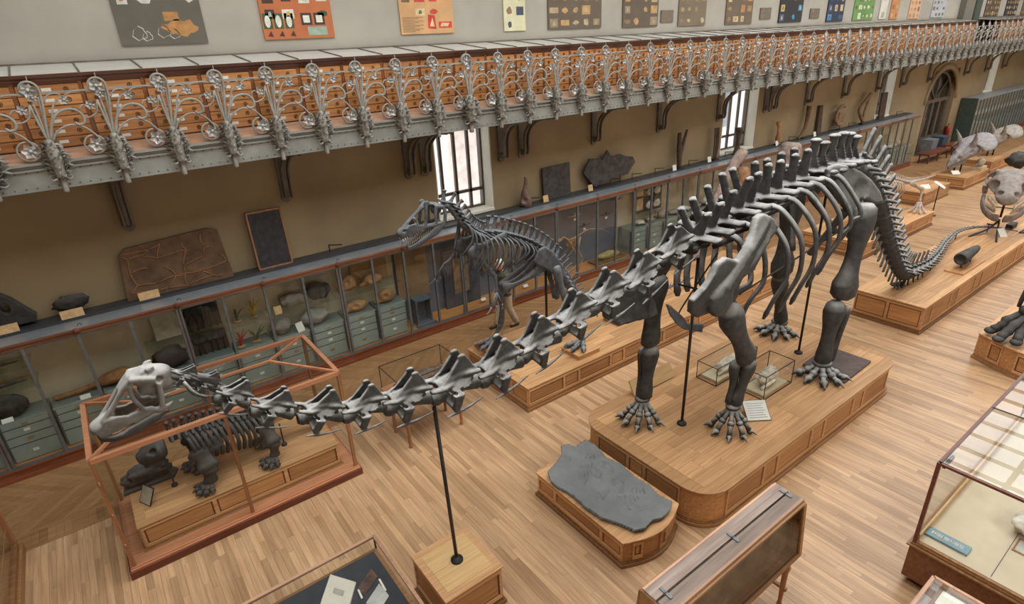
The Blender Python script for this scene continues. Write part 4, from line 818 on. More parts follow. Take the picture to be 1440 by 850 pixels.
# ------------------------------------------------------------------ grey slab with tracks
def track_slab():
    out = [onz(x, y, .5) for x, y in ((770, 665), (781, 652), (790, 640), (789, 628), (800, 625), (810, 629), (823, 619), (836, 626), (852, 643), (872, 652), (894, 672), (912, 682), (926, 697), (945, 706), (942, 719), (930, 729), (917, 732), (907, 744), (893, 746), (868, 735), (846, 728), (824, 714), (806, 697), (796, 690), (784, 684), (774, 676))]
    P = [(p.x, p.y) for p in out]; cx = sum(p[0] for p in P)/len(P); cy = sum(p[1] for p in P)/len(P); P = [(x-cx, y-cy) for x, y in P]
    def inside(x, y):
        c = False
        for (ax, ay), (bx, by) in zip(P, P[1:]+P[:1]):
            if (ay > y) != (by > y) and x < (bx-ax)*(y-ay)/(by-ay)+ax: c = not c
        return c
    r = random.Random(12); grooves = []
    for _ in range(20):
        gx, gy, a = r.uniform(-.48, .48), r.uniform(-.75, .75), r.uniform(0, 6.28)
        for k in range(r.choice((3, 4, 5))):
            b = a+(k-1.5)*.28; grooves.append((gx+.05*cos(a+1.57)*(k-1.5), gy+.05*sin(a+1.57)*(k-1.5), cos(b), sin(b), r.uniform(.03, .07)))
    bm = bmesh.new(); st = .014; vt = {}
    xs = int(1.5/st)
    def vert(i, j):
        if (i, j) in vt: return vt[i, j]
        x, y = i*st, j*st; z = .075+.02*mnoise.noise(V((x*2.3, y*2.3, 1)))+.007*mnoise.noise(V((x*9, y*9, 2)))+.003*mnoise.noise(V((x*30, y*30, 2)))
        for gx, gy, c, s, l in grooves:
            u = (x-gx)*c+(y-gy)*s; w = -(x-gx)*s+(y-gy)*c
            if abs(u) < l and abs(w) < .016: z -= .032*(1-(u/l)**2)*(1-(w/.016)**2)
        vt[i, j] = bm.verts.new((x, y, z)); return vt[i, j]
    for i in range(-xs//2, xs//2):
        for j in range(-80, 80):
            if inside((i+.5)*st, (j+.5)*st): bm.faces.new((vert(i, j), vert(i+1, j), vert(i+1, j+1), vert(i, j+1))).smooth = True
    e = [q for q in bm.edges if q.is_boundary]; ex = bmesh.ops.extrude_edge_only(bm, edges=e)
    for v in ex['geom']:
        if isinstance(v, bmesh.types.BMVert): v.co.z = 0; v.co.x *= .97; v.co.y *= .97
    me = bpy.data.meshes.new('footprint_slab'); bm.to_mesh(me); bm.free(); me.materials.append(STONE)
    tag(put('footprint_slab', me, None, (cx, cy, .43)), 'large grey irregular stone slab pitted with small footprints', 'slab')
track_slab()

# ================================================================== big glass case
cx0, cx1, cy0, cy1, ct = -.84, 2.24, 7.58, 9.14, 1.86
gc = thing('glass_display_case', 'large wood-framed glass case with a hipped glass roof around a dark skeleton', 'display case', ((cx0+cx1)/2, (cy0+cy1)/2, 0)); ox, oy = (cx0+cx1)/2, (cy0+cy1)/2
def L(x, y, z): return (x-ox, y-oy, z)
MB().box(cx0-.07-ox, cx1+.07-ox, cy0-.08-oy, cy1+.08-oy, 0, .12).build('base', MAHOG, gc, None, .006)
MB().box(cx0-.05-ox, cx1+.05-ox, cy0-.06-oy, cy1+.06-oy, .12, .135).box(cx0-.03-ox, cx1+.03-ox, cy0-.035-oy, cy1+.035-oy, .135, .155).build('base_moulding', CASEW, gc)
for x, y in ((cx0, cy0), (cx1, cy0), (cx0, cy1), (cx1, cy1), (.66, cy0), (.66, cy1)): MB().bar(L(x, y, .155), L(x, y, ct), .045, .045).build('post', CASEZ, gc)
for a, b in (((cx0, cy0), (cx1, cy0)), ((cx1, cy0), (cx1, cy1)), ((cx1, cy1), (cx0, cy1)), ((cx0, cy1), (cx0, cy0))): MB().bar(L(*a, ct), L(*b, ct), .06, .06).build('top_rail', CASEW, gc)
rz_, ra, rb, rm = 2.0, -.1, 1.5, (cy0+cy1)/2
MB().bar(L(ra, rm, rz_), L(rb, rm, rz_), .035).build('ridge_bar', CASEW, gc)
for p, q in ((ra, (cx0, cy0)), (ra, (cx0, cy1)), (rb, (cx1, cy0)), (rb, (cx1, cy1))): MB().bar(L(p, rm, rz_), L(*q, ct+.02), .035).build('hip_bar', CASEW, gc)
for P in ([(cx0, cy0, ct), (cx1, cy0, ct), (rb, rm, rz_), (ra, rm, rz_)], [(cx1, cy1, ct), (cx0, cy1, ct), (ra, rm, rz_), (rb, rm, rz_)], [(cx0, cy1, ct), (cx0, cy0, ct), (ra, rm, rz_)], [(cx1, cy0, ct), (cx1, cy1, ct), (rb, rm, rz_)]): MB().add([L(*p) for p in P], [tuple(range(len(P)))]).build('roof_pane', CLEAR, gc)
for x0, x1 in ((cx0, .66), (.66, cx1)):
    for y in (cy0, cy1): MB().box(x0+.02-ox, x1-.02-ox, y-.003-oy, y+.003-oy, .155, ct-.03).build('side_pane', CLEAR, gc)
for x in (cx0, cx1): MB().box(x-.003-ox, x+.003-ox, cy0+.02-oy, cy1-.02-oy, .155, ct-.03).build('end_pane', CLEAR, gc)
for z in (.5, 1.0, 1.5): MB().lathe([(.008, 0), (.01, .03), (.008, .06)], 6, L(cx0, cy0-.028, z)).build('hinge', BRASS, gc)
plinth('oak plinth inside the big glass case', rect(-.70, 2.11, 7.74, 9.0), .56, [(0, 1, [1, 1.1, .9]), (3, 0, [1])], (-.56, 1.98, 7.88, 8.86, 6, 2))
for c in [o for o in COL.objects if o.get('label') == 'oak plinth inside the big glass case']: c.location.z = .125; c.scale.z = .78
# ------------------------------------------------------------------ the case cut by the picture edge at left
t = thing('glass_display_case', 'wood-framed glass case standing apart on the darker floor by the chevron parquet', 'display case', (-3.6, 7.9, 0))
MB().box(-1.52, 1.55, -1.25, 1.22, 0, .13).build('base', OAKD, t, None, .006)
for x, y in ((-1.45, -1.2), (1.48, -1.2), (1.48, 1.15), (-1.45, 1.15)): MB().bar((x, y, .13), (x, y, 1.95), .06).build('post', CASEZ, t)
for a, b in (((-1.45, -1.2), (1.48, -1.2)), ((1.48, -1.2), (1.48, 1.15)), ((1.48, 1.15), (-1.45, 1.15)), ((-1.45, 1.15), (-1.45, -1.2))):
    MB().bar((*a, 1.95), (*b, 1.95), .07).build('top_rail', CASEW, t); MB().bar((*a, .17), (*b, .17), .07).build('bottom_rail', OAKD, t); MB().bar((*a, .5), (*b, .5), .01).build('joint_bead', BRASS, t)
    MB().plate([(*a, .2), (*b, .2), (*b, 1.92), (*a, 1.92)], (V(b+(0,))-V(a+(0,))).cross(V((0, 0, 1))), .006).build('pane', CLEAR, t)
MB().box(-1.3, 1.3, -1.0, 1.0, .13, .5).build('inner_plinth', OAK, t)

# ------------------------------------------------------------------ glass box on a turned-leg table
t = thing('specimen_table', 'low wooden table with turned legs and a glass box top', 'table', (3.72, 7.88, 0))
for x in (-.51, .51):
    for y in (-.29, .26): MB().lathe([(.022, 0), (.03, .03), (.022, .06), (.03, .12), (.026, .3), (.036, .5), (.04, .62), (.03, .66), (.04, .7), (.04, .78)], 10, (x, y, 0)).build('leg', CASEZ, t)
MB().box(-.57, .58, -.34, .34, .76, .86).build('apron', CASEW, t, None, .005)
MB().box(-.6, .61, -.36, .42, .86, .885).build('table_top', CASEW, t)
gb = MB(); bx0, bx1, by0, by1, bz0, bz1 = -.58, .6, -.33, .41, .885, 1.3
for a, b in (((bx0, by0), (bx1, by0)), ((bx1, by0), (bx1, by1)), ((bx1, by1), (bx0, by1)), ((bx0, by1), (bx0, by0))):
    gb.bar((*a, bz1), (*b, bz1), .01); gb.bar((*a, bz0), (*a, bz1), .01)
    MB().plate([(*a, bz0), (*b, bz0), (*b, bz1), (*a, bz1)], (V(b+(0,))-V(a+(0,))).cross(V((0, 0, 1))), .004).build('pane', CLEAR, t)
gb.build('box_frame', BLACK, t); MB().box(bx0, bx1, by0, by1, bz1-.002, bz1+.002).build('top_pane', CLEAR, t)
t = thing('armoured_fossil', 'small spiny grey-brown reptile fossil inside the table glass box', 'fossil', (3.72, 7.93, .885)); me = rockmesh((.75, .3, .26), 77, 4, .25, 3); me.materials.append(bone('mottled_bone', (104, 88, 74), None, scale=18)); put('body', me, t, (.12, 0, 0)); me = rockmesh((.26, .2, .18), 78, 3, .35, 3); me.materials.append(MATS['mottled_bone']); put('skull', me, t, (-.42, 0, 0))

# ------------------------------------------------------------------ desk case with open book (bottom edge of the view)
t = thing('desk_case', 'shallow wooden desk case with a glass lid over dark cloth', 'display case', (.44, 4.52, 0)); w, d = 1.14, .67
for x in (-w+.06, w-.06):
    for y in (-d+.06, d-.06): MB().bar((x, y, 0), (x, y, .8), .07).build('leg', OAKD, t)
MB().box(-w, w, -d, d, .78, .815).build('bottom', OAKD, t)
for a, b in (((-w, -d), (w, -d)), ((w, -d), (w, d)), ((w, d), (-w, d)), ((-w, d), (-w, -d))):
    MB().bar((*a, 1.0), (*b, 1.0), .035, .025).build('lid_rail', LEDGE, t); MB().bar((*a, .985), (*b, .985), .012, .03).build('metal_edge', BLACK, t)
    MB().plate([(*a, .81), (*b, .81), (*b, .99), (*a, .99)], (V(b+(0,))-V(a+(0,))).cross(V((0, 0, 1))), .005).build('side_pane', CLEAR, t)
for x, y in ((-w, -d), (w, -d), (w, d), (-w, d)): MB().bar((x, y, .8), (x, y, 1.0), .02).build('corner_post', BLACK, t)
MB().box(-w+.02, w-.02, -d+.02, d-.02, .995, 1.0).build('lid_pane', CLEAR, t)
MB().box(-w+.03, w-.05, -d+.03, d-.05, .815, .83).build('cloth', plain('dark_cloth', (50, 54, 60), .9, 0, .12, 9), t)
def quad_px(pts, z): return [onz(x, y, z) for x, y in pts]
A_, B_, D_ = quad_px(((464.6, 808), (500.5, 819), (453.5, 842.6)), .85); dn = D_-A_; mid = D_+(B_-A_)/2
t = thing('open_book', 'open book with white pages on dark cloth', 'book', (mid.x, mid.y, .83)); bo = V((mid.x, mid.y, .83))
for k, o_ in enumerate((A_, D_)):
    Q = [o_, o_+(B_-A_), o_+(B_-A_)+dn, o_+dn]; m = MB(); hi = (.018, .018, .034, .034) if k == 0 else (.034, .034, .018, .018)
    m.add([(p.x-bo.x, p.y-bo.y, h_) for p, h_ in zip(Q, hi)]+[(p.x-bo.x, p.y-bo.y, 0) for p in Q], [(3, 2, 1, 0), (4, 5, 6, 7), (0, 1, 5, 4), (1, 2, 6, 5), (2, 3, 7, 6), (3, 0, 4, 7)]); m.build('page_block', plain('book_page', (214, 208, 190), .8, 0, .03, 5), t)
pc = A_+(B_-A_)*.5+dn*.55-bo; e1, e2 = (B_-A_)*.2, dn*.16; MB().add([(*(pc+e1*a_+e2*b_)[:2], .0275+.004*b_) for a_, b_ in ((-1, -1), (1, -1), (1, 1), (-1, 1))], [(0, 1, 2, 3)]).build('print_block', plain('page_print_grey', (176, 172, 160), .8), t)
for pts, m_, l in ((((521.6, 800), (531.5, 811), (513.7, 837.6), (503, 828)), plain('photo_print', (104, 80, 72), .3, 0, .35, 8), 'brown and violet photograph lying on dark cloth'), (((533, 821), (547, 838), (536, 856), (514.7, 848.5)), plain('grey_sheet', (190, 190, 182), .6), 'grey printed sheet lying on dark cloth'), (((502.5, 830), (505, 829), (510.5, 841), (508, 842.5)), WHITEL, 'thin white label strip beside the photograph'), (((532, 815), (534.5, 814), (543.5, 830), (541, 832)), WHITEL, 'thin white label strip beside the grey sheet')):
    Q = quad_px(pts, .836); mc = sum(Q, V())/4; m = MB(); m.add([(p.x-mc.x, p.y-mc.y, .006) for p in Q]+[(p.x-mc.x, p.y-mc.y, 0) for p in Q], [(3, 2, 1, 0), (4, 5, 6, 7), (0, 1, 5, 4), (1, 2, 6, 5), (2, 3, 7, 6), (3, 0, 4, 7)]); tag(m.build('paper_sheet', m_, None, (mc.x, mc.y, .83)), l, 'paper')

# ------------------------------------------------------------------ double lid desk case on turned legs
t = thing('sloped_desk_case', 'narrow weathered wooden case with a split lid and sloping glass sides', 'display case', (4.2, 2.3, 0)); hx = 1.1
for s in (-1, 1):
    MB().box(-hx, hx, min(.012*s, .15*s), max(.012*s, .15*s), 1.50, 1.525).build('lid', GREYW, t)
    MB().bar((-hx, s*.16, 1.515), (hx, s*.16, 1.515), .025, .03).build('lid_edge', LEDGE, t)
    MB().bar((-hx, s*.185, 1.48), (hx, s*.185, 1.48), .025, .03).build('side_rail', OAKD, t); MB().bar((-hx, s*.23, .79), (hx, s*.23, .79), .05, .05).build('bottom_rail', OAKD, t)
    MB().add([(-hx+.04, s*.19, 1.47), (hx-.04, s*.19, 1.47), (hx-.04, s*.235, .81), (-hx+.04, s*.235, .81)], [(0, 1, 2, 3)]).build('glass_side', glass('dusty_glass', (.66, .64, .61), 1.0, .06), t)
    for x in (-hx, hx): MB().bar((x*.985, s*.185, 1.48), (x*.985, s*.235, .79), .05, .04).build('corner_post', OAKD, t)
    for x in (-.95, .95): MB().lathe([(.022, 0), (.032, .05), (.022, .1), (.028, .3), (.034, .58), (.05, .64), (.034, .68), (.05, .77)], 10, (x, s*.19, 0)).build('leg', CASEZ, t)
for x in (-hx, hx): MB().plate([(x, -.18, 1.5), (x, .18, 1.5), (x, .23, .79), (x, -.23, .79)], (1, 0, 0), .02).build('end_board', OAKD, t)
MB().box(-hx, hx, -.25, .25, .75, .78).build('bottom_board', OAKD, t); MB().box(-.95, .95, -.02, .02, .3, .34).box(-.97, -.93, -.24, .24, .3, .34).box(.93, .97, -.24, .24, .3, .34).build('stretcher', OAKD, t)
MB().box(-hx, hx, -.01, .01, 1.48, 1.5).build('lid_gap_strip', BLACK, t)
for x in (-.98, .05, 1.02): MB().bar((x, -.07, 1.532), (x+.01, .07, 1.532), .03, .012).ell((x+.005, 0, 1.536), .014, 8, 5).build('clip', STEEL, t)
MB().plate([(-hx+.05, -.1, .8), (hx-.05, -.1, .8), (hx-.05, -.06, 1.46), (-hx+.05, -.06, 1.46)], (0, 1, 0), .02).build('mount_board', plain('mount_board_brown', (142, 122, 98), .8, 0, .2, 4), t)

# ------------------------------------------------------------------ large table case at right
rx0, rx1, ry0, ry1 = 6.64, 10.4, -.75, 1.38
t = thing('glass_table_case', 'large brown glass-topped table case holding pale bone casts', 'display case', ((rx0+rx1)/2, (ry0+ry1)/2, 0)); ox2, oy2 = (rx0+rx1)/2, (ry0+ry1)/2; a, b, c, d = rx0-ox2, rx1-ox2, ry0-oy2, ry1-oy2
MB().box(a-.03, b, c, d+.03, .1, .58).build('base', BROWN, t, None, .004); MB().box(a-.06, b, c, d+.06, .58, .60).box(a-.03, b, c, d+.03, .60, .625).build('base_moulding', OAKD, t)
for x, y in ((a+.1, d-.1), (b-.1, d-.1), (a+.1, c+.1), (b-.1, c+.1)): MB().lathe([(.05, 0), (.06, .05), (.04, .1)], 10, (x, y, 0)).build('foot', MAHOG, t)
for p, q in (((a, c), (b, c)), ((b, c), (b, d)), ((b, d), (a, d)), ((a, d), (a, c))):
    MB().bar((*p, 1.775), (*q, 1.775), .035, .03).build('top_rail', MAHOG, t); MB().bar((*p, .64), (*q, .64), .035, .03).build('bottom_rail', OAKD, t)
    MB().plate([(*p, .63), (*q, .63), (*q, 1.77), (*p, 1.77)], (V(q+(0,))-V(p+(0,))).cross(V((0, 0, 1))), .005).build('side_pane', CLEAR, t)
for p in ((a, c), (b, c), (b, d), (a, d)): MB().bar((*p, .62), (*p, 1.79), .04).build('post', MAHOG, t)
for x0, x1 in ((a, a+1.6), (a+1.6, a+3.1), (a+3.1, b)): MB().box(x0, x1, c, d, 1.785, 1.79).build('top_pane', CLEAR, t)
for x in (a+1.6, a+3.1): MB().bar((x, c, 1.79), (x, d, 1.79), .012).build('glazing_bar', BLACK, t)
MB().box(a+.02, b-.02, c+.02, d-.02, .62, .66).build('bed', plain('cream_bed', (204, 188, 160), .8, 0, .06, 2), t)
for x0, y0, x1, y1 in ((a+.05, .35, a+1.0, .36), (a+1.2, -.1, a+2.2, -.12), (a+.1, -.25, a+.5, -.27)): MB().bar((x0, y0, .661), (x1, y1, .661), .006, .004).build('bed_seam', BLACK, t)
MB().box(a+.02, b-.02, d-.03, d-.012, .66, .74).build('inner_strip', PALE, t); MB().box(a+.05, a+.3, d-.05, d-.02, 1.70, 1.75).build('lock_plate', BLACK, t)
p = [onz(x, y, .68) for x, y in ((1305, 757), (1360, 774), (1355, 779), (1310, 743))]; q = onz(1333, 761, .68)
s = MB(); s.box(-.085, .085, -.42, .42, 0, .03); s.mi = 1; rr = random.Random(9); yy = -.3
while yy < .3:
    ww = rr.choice((.03, .036, .04)); s.box(-.03, .03, yy, yy+.009, .03, .033)
    if rr.random() < .7: s.box(rr.choice((-.03, .022, -.004)), rr.choice((.03, .03, .012)), yy, yy+ww*.7, .03, .033)
    if rr.random() < .5: s.box(-.03, .03, yy+ww*.7, yy+ww*.7+.008, .03, .033)
    yy += ww+.012
o = s.build('name_plate', [plain('teal_plate', (116, 144, 150), .5, 0, .05, 4), WHITEL], None, (q.x, q.y-.0, .661)); o.rotation_euler = (0, 0, 0.0); o.scale = (.95, .5, 1); tag(o, 'teal name plate with white capital lettering on the cream bed', 'sign')
q = onz(1436, 768, .68); t = thing('framed_label', 'small brown-framed label lying on the cream bed', 'label', (q.x, q.y-.05, .66)); MB().box(-.13, .13, -.1, .1, 0, .012).build('frame', OAKD, t); MB().box(-.11, .11, -.08, .08, .012, .015).build('paper', plain('label_grey', (178, 176, 164), .7), t)
for k, (dx, dy, s_) in enumerate(((1.1, .35, .5), (1.9, .1, .6), (2.7, .3, .5))):
    me = rockmesh((s_, s_*.7, .26), 90+k, 3, .35, 1.6); me.materials.append(WHITEB); tag(put('bone_cast', me, None, (rx0+dx, .25+dy, .66)), ('pale rounded bone cast closest to the teal name plate', 'pale broad bone cast midway along the cream bed', 'pale bone cast at the end of the cream bed')[k], 'bone')
# ------------------------------------------------------------------ small desk case in the corner
t = thing('paper_desk_case', 'small desk case with a glass lid over white paper sheets', 'display case', (5.35, .47, 0)); w, d = .58, .52
for x in (-w+.05, w-.05):
    for y in (-d+.05, d-.05): MB().bar((x, y, 0), (x, y, .78), .06).build('leg', OAKD, t)
MB().box(-w, w, -d, d, .78, .86).build('tray', GREYW, t)
for p, q in (((-w, -d), (w, -d)), ((w, -d), (w, d)), ((w, d), (-w, d)), ((-w, d), (-w, -d))): MB().bar((*p, .9), (*q, .9), .035, .07).build('rim', LEDGE, t)
MB().box(-w, w, -d, d, .925, .93).build('lid_pane', CLEAR, t)
k = 0
for i in range(4):
    for j in range(3):
        o = MB().box(-.11, .11, -.125, .125, 0, .006).build('paper_sheet', WHITEL, None, (5.35-.42+.28*i, .47-.32+.3*j, .861)); tag(o, 'white paper sheet in the small desk case', 'paper', 'sheets in the small desk case')

# ------------------------------------------------------------------ benches, fire extinguisher, far things
for k, (x, y, l) in enumerate(((33.2, 10.75, 'long dark wooden bench beside the last wall cabinet'), (36.2, 10.8, 'dark wooden bench in front of the arched door'))):
    t = thing('bench', l, 'bench', (x, y, 0), -.04); MB().box(-1.15, 1.15, -.25, .25, .4, .47).build('seat', MAHOG, t, None, .01)
    for q in (-1, 0, 1):
        for s in (-1, 1): MB().bar((q*1.0, s*.2, 0), (q*1.0, s*.18, .4), .05).build('leg', MAHOG, t)
    MB().box(-1.0, 1.0, -.02, .02, .15, .19).build('stretcher', MAHOG, t)
p = ony(1334, 184, 11.55); t = thing('fire_extinguisher', 'red fire extinguisher hung beside the arched door', 'extinguisher', (p.x, 11.6, p.z-.3)); MB().lathe([(.02, 0), (.1, .02), (.1, .48), (.06, .56), (.03, .58)], 12).build('bottle', plain('extinguisher_red', (170, 40, 36), .35, 0, .05), t); MB().tube([(0, 0, .57), (0, 0, .65), (-.1, 0, .66)], .02, 6).tube(curve([(.03, 0, .6), (.14, 0, .5), (.12, 0, .2)], 8), .012, 6).build('valve_and_hose', BLACK, t); MB().box(-.06, .06, .09, .15, .1, .5).build('bracket', BLACK, t)
for k, (x, l) in enumerate(((34.4, 'grey plastic bin inside the arched doorway'), (35.7, 'dark blue bin beside the fire extinguisher'))):
    t = thing('waste_bin', l, 'bin', (x, 11.43, 0)); MB().add([(-.3, -.2, 0), (.3, -.2, 0), (.3, .2, 0), (-.3, .2, 0), (-.36, -.25, .75), (.36, -.25, .75), (.36, .25, .75), (-.36, .25, .75)], [(3, 2, 1, 0), (0, 1, 5, 4), (1, 2, 6, 5), (2, 3, 7, 6), (3, 0, 4, 7), (4, 5, 6, 7)]).build('body', plain(('bin_grey', 'bin_blue')[k], ((120, 124, 128), (70, 80, 96))[k], .5), t); MB().box(-.37, .37, -.26, .26, .75, .8).build('lid', MATS[('bin_grey', 'bin_blue')[k]], t)
# ================================================================== skeleton kit
def eul(d, up=None): return mat_of((0, 0, 0), d, up).to_euler()
def cervical():
    m = MB()
    m.tube([(-.5, 0, -.02), (-.4, 0, 0), (-.1, 0, 0), (.2, 0, 0), (.46, 0, 0), (.5, 0, 0)], [(.12, .11), (.17, .15), (.09, .1), (.09, .1), (.17, .16), (.12, .11)], 12)
    m.tube([(-.36, 0, .16), (0, 0, .2), (.36, 0, .2)], [(.12, .1), (.09, .16), (.12, .12)], 10)
    for s in (-1, 1):
        m.tube([(-.05, s*.13, .22), (-.3, s*.18, .2), (-.58, s*.19, .24)], [(.07, .06), (.075, .05), (.06, .035)], 8)
        m.tube([(.02, s*.12, .3), (.25, s*.17, .31), (.46, s*.17, .27)], [(.06, .06), (.07, .05), (.06, .04)], 8)
        m.plate([(-.42, s*.15, .22), (-.2, s*.12, .34), (.02, s*.1, .56), (.12, s*.11, .65), (.22, s*.12, .6), (.34, s*.14, .42), (.44, s*.17, .28), (.1, s*.12, .16)], (0, 1, .25*s), .062)
        m.ell((.13, s*.11, .62), (.09, .045, .05), 8, 6)
        m.plate([(-.38, s*.16, .22), (-.16, s*.34, .04), (-.02, s*.36, .02), (.1, s*.3, .12), (.4, s*.17, .27), (.05, s*.12, .34)], (.0, -.5*s, .8), .06)
        m.plate([(-.2, s*.33, .08), (.0, s*.33, .06), (-.06, s*.28, -.18), (-.16, s*.26, -.27), (-.22, s*.28, -.15)], (.1, 1, .25*s), .065)
        m.plate([(-.3, s*.1, -.02), (-.06, s*.1, -.04), (-.1, s*.28, -.2), (-.22, s*.28, -.2)], (0, .3*s, 1), .05)
        m.tube([(-.38, s*.29, -.27), (-.14, s*.27, -.27), (.1, s*.28, -.25), (.42, s*.3, -.17)], [.018, .04, .03, .016], 6)
    return m
def dorsal(bifid=True, tall=1.0, vee=.13):
    m = MB(); m.tube([(-.19, 0, 0), (-.14, 0, 0), (0, 0, 0), (.14, 0, 0), (.19, 0, 0)], [.13, .17, .12, .17, .13], 12)
    m.tube([(0, 0, .05), (0, 0, .18), (0, 0, .34)], [(.1, .12), (.07, .1), (.1, .15)], 10)
    for s in (-1, 1):
        m.tube([(0, s*.05, .26), (0, s*.24, .30), (-.01, s*.44, .31)], [(.12, .07), (.11, .05), (.1, .06)], 8)
        m.ell((-.01, s*.45, .31), (.12, .07, .07), 8, 6); m.plate([(0, s*.06, .04), (0, s*.4, .28), (0, s*.06, .28)], (1, 0, 0), .05)
        m.tube([(-.2, s*.08, .28), (0, s*.07, .28), (.2, s*.08, .31)], [(.07, .05)]*3, 7)
        if bifid:
            m.tube([(.0, s*.06, .26), (.0, s*.08, .42), (.01, s*(.05+vee*.5), .7), (.02, s*vee, .96)], [(.06, .19), (.045, .12), (.04, .085), (.045, .085)], 9); m.ell((.02, s*vee, .96), (.095, .055, .05), 9, 6)
    if not bifid:
        m.tube([(0, 0, .26), (0, 0, .42), (.01, 0, .6), (.02, 0, .85), (.03, 0, .97)], [(.09, .22), (.06, .15), (.05, .11), (.06, .11), (.08, .13)], 10); m.ell((.03, 0, .96), (.16, .11, .06), 10, 6)
        for s in (-1, 1): m.plate([(0, s*.03, .3), (0, s*.18, .3), (0, s*.05, .75)], (1, 0, 0), .045)
    return m
def caudal(chev=True, spine=.5):
    m = MB(); m.tube([(-.5, 0, 0), (-.42, 0, 0), (0, 0, 0), (.42, 0, 0), (.5, 0, 0)], [.3, .36, .27, .36, .3], 10)
    w_ = .2 if spine > .75 else .14
    m.tube([(-.1, 0, .2), (.1, 0, .42), (.3, 0, .42+spine*.55), (.5, 0, .4+spine)], [(.12, .22), (.07, w_+.04), (.06, w_), (.08, w_*.95)], 8)
    for s in (-1, 1):
        m.tube([(0, s*.2, .1), (.02, s*.5, .1), (.05, s*.62, .08)], [(.14, .08), (.1, .06), (.06, .05)], 7); m.tube([(-.1, s*.12, .36), (-.5, s*.14, .46)], [.09, .06], 6); m.tube([(.1, s*.1, .4), (.4, s*.1, .44)], [.07, .05], 6)
    if chev: m.tube([(.4, 0, -.3), (.5, 0, -.6), (.7, 0, -.85)], [(.07, .1), (.05, .1), (.05, .13)], 7)
    return m
def unit(mb, mat, voxel=.03, smooth=2, dec=None):
    me = organic(mb, voxel, smooth, None, dec); me.materials.append(mat); return me
def limb_pts(a, b, bow=(0, 0, 0), n=9):
    a, b, w = V(a), V(b), V(bow); return [a.lerp(b, i/(n-1))+w*sin(pi*i/(n-1)) for i in range(n)]
LIMB = (.74, .88, .81, .69, .63, .63, .7, .83, .86)
class Skel:
    def __init__(s, name, label, origin, mat, cat='skeleton'):
        s.o = V(origin); s.root = thing(name, label, cat, origin); s.mat = mat
    def mesh(s, name, mb, mat=None): return put(name, mb.mesh(name, mat or s.mat), s.root, -s.o)
    def org(s, name, mb, voxel=.025, smooth=2, cuts=None, mat=None, dec=None):
        o = orgput(name, mb, mat or s.mat, s.root, voxel, smooth, cuts, dec); o.location = -s.o; return o
    def inst(s, name, me, p, d, sc): return put(name, me, s.root, V(p)-s.o, eul(d), sc)
    def limb(s, name, a, b, r0, r1, bow=(0, 0, 0), flat=.75, up=(0, 1, 0), prof=LIMB):
        P = limb_pts(a, b, bow); n = len(P); m = MB()
        rad = [(r0+(r1-r0)*i/(n-1))*prof[i] for i in range(n)]; m.tube([P[0]-(P[1]-P[0]).normalized()*r0*.25]+P+[P[-1]+(P[-1]-P[-2]).normalized()*r1*.25], [(rad[0]*.6, rad[0]*flat*.6)]+[(q, q*flat) for q in rad]+[(rad[-1]*.6, rad[-1]*flat*.6)], 12, True, up)
        return s.mesh(name, m)
    def rod(s, base, top, r=.022, fl=.075):
        b = V(base); m = MB(); m.tube([b, V(top)], r, 8); m.lathe([(fl, 0), (fl, .02), (fl*.9, .03), (fl*.45, .045), (r, .06)], 14, b); return s.mesh('support_rod', m, BLACK)
    def foot(s, ankle, gz, heading, size, toes=5, spread=2.2, rise=.45, claws=3, fat=1.0):
        a = V(ankle); h = math.atan2(heading[1], heading[0])
        for k in range(toes):
            t = (k/(toes-1)-.5) if toes > 1 else 0; b = h+t*spread; d = V((cos(b), sin(b), 0)); w = size*(1-.12*abs(t)*2); z0 = a.z
            k1 = a+d*w*.12; k1.z = a.z-.02; k2 = a+d*w*.5; k2.z = gz+(z0-gz)*rise; k3 = a+d*w*.78; k3.z = gz+.05*size/.3*.6; k4 = a+d*w; k4.z = gz+.02; r = .05*size/.4*fat
            m = MB(); m.tube([k1, k1.lerp(k2, .2), k1.lerp(k2, .6), k2], [r*1.0, r*.8, r*.62, r*.95], 8); m.ell(k2, r*1.0, 8, 6)
            m.tube([k2, k2.lerp(k3, .5), k3], [r*.85, r*.6, r*.8], 8); m.ell(k3, r*.85, 8, 6)
            j = s.mesh('toe', m)
            c = MB(); big = 1.15 if k < claws else .8
            c.tube(curve([k3, k3.lerp(k4, .5)+V((0, 0, r*.5)), k4+d*r*.6], 6), [r*.8*big, r*.85*big, r*.75*big, r*.6*big, r*.4*big, r*.25*big, r*.05], 8); cl = c.build('claw', s.mat, j)
            cl.location = (0, 0, 0)
def spine_place(sk, me, name, path, lens, sc, zoff=0):
    """vertebrae end to end along a dense path"""
    acc = [0]
    for a, b in zip(path, path[1:]): acc.append(acc[-1]+(b-a).length)
    s = 0; out = []
    for i, l in enumerate(lens):
        c = s+l/2
        if c > acc[-1]: break
        k = max(j for j in range(len(acc)) if acc[j] <= c); k = min(k, len(path)-2); u = (c-acc[k])/max(1e-6, acc[k+1]-acc[k]); p = path[k].lerp(path[k+1], u); d = (path[min(k+2, len(path)-1)]-path[max(k-1, 0)]).normalized()
        f = sc(i/max(1, len(lens)-1), l); mm = me(i) if callable(me) else me; out.append((sk.inst(name, mm, p, d, f), p, d)); s += l
    return out

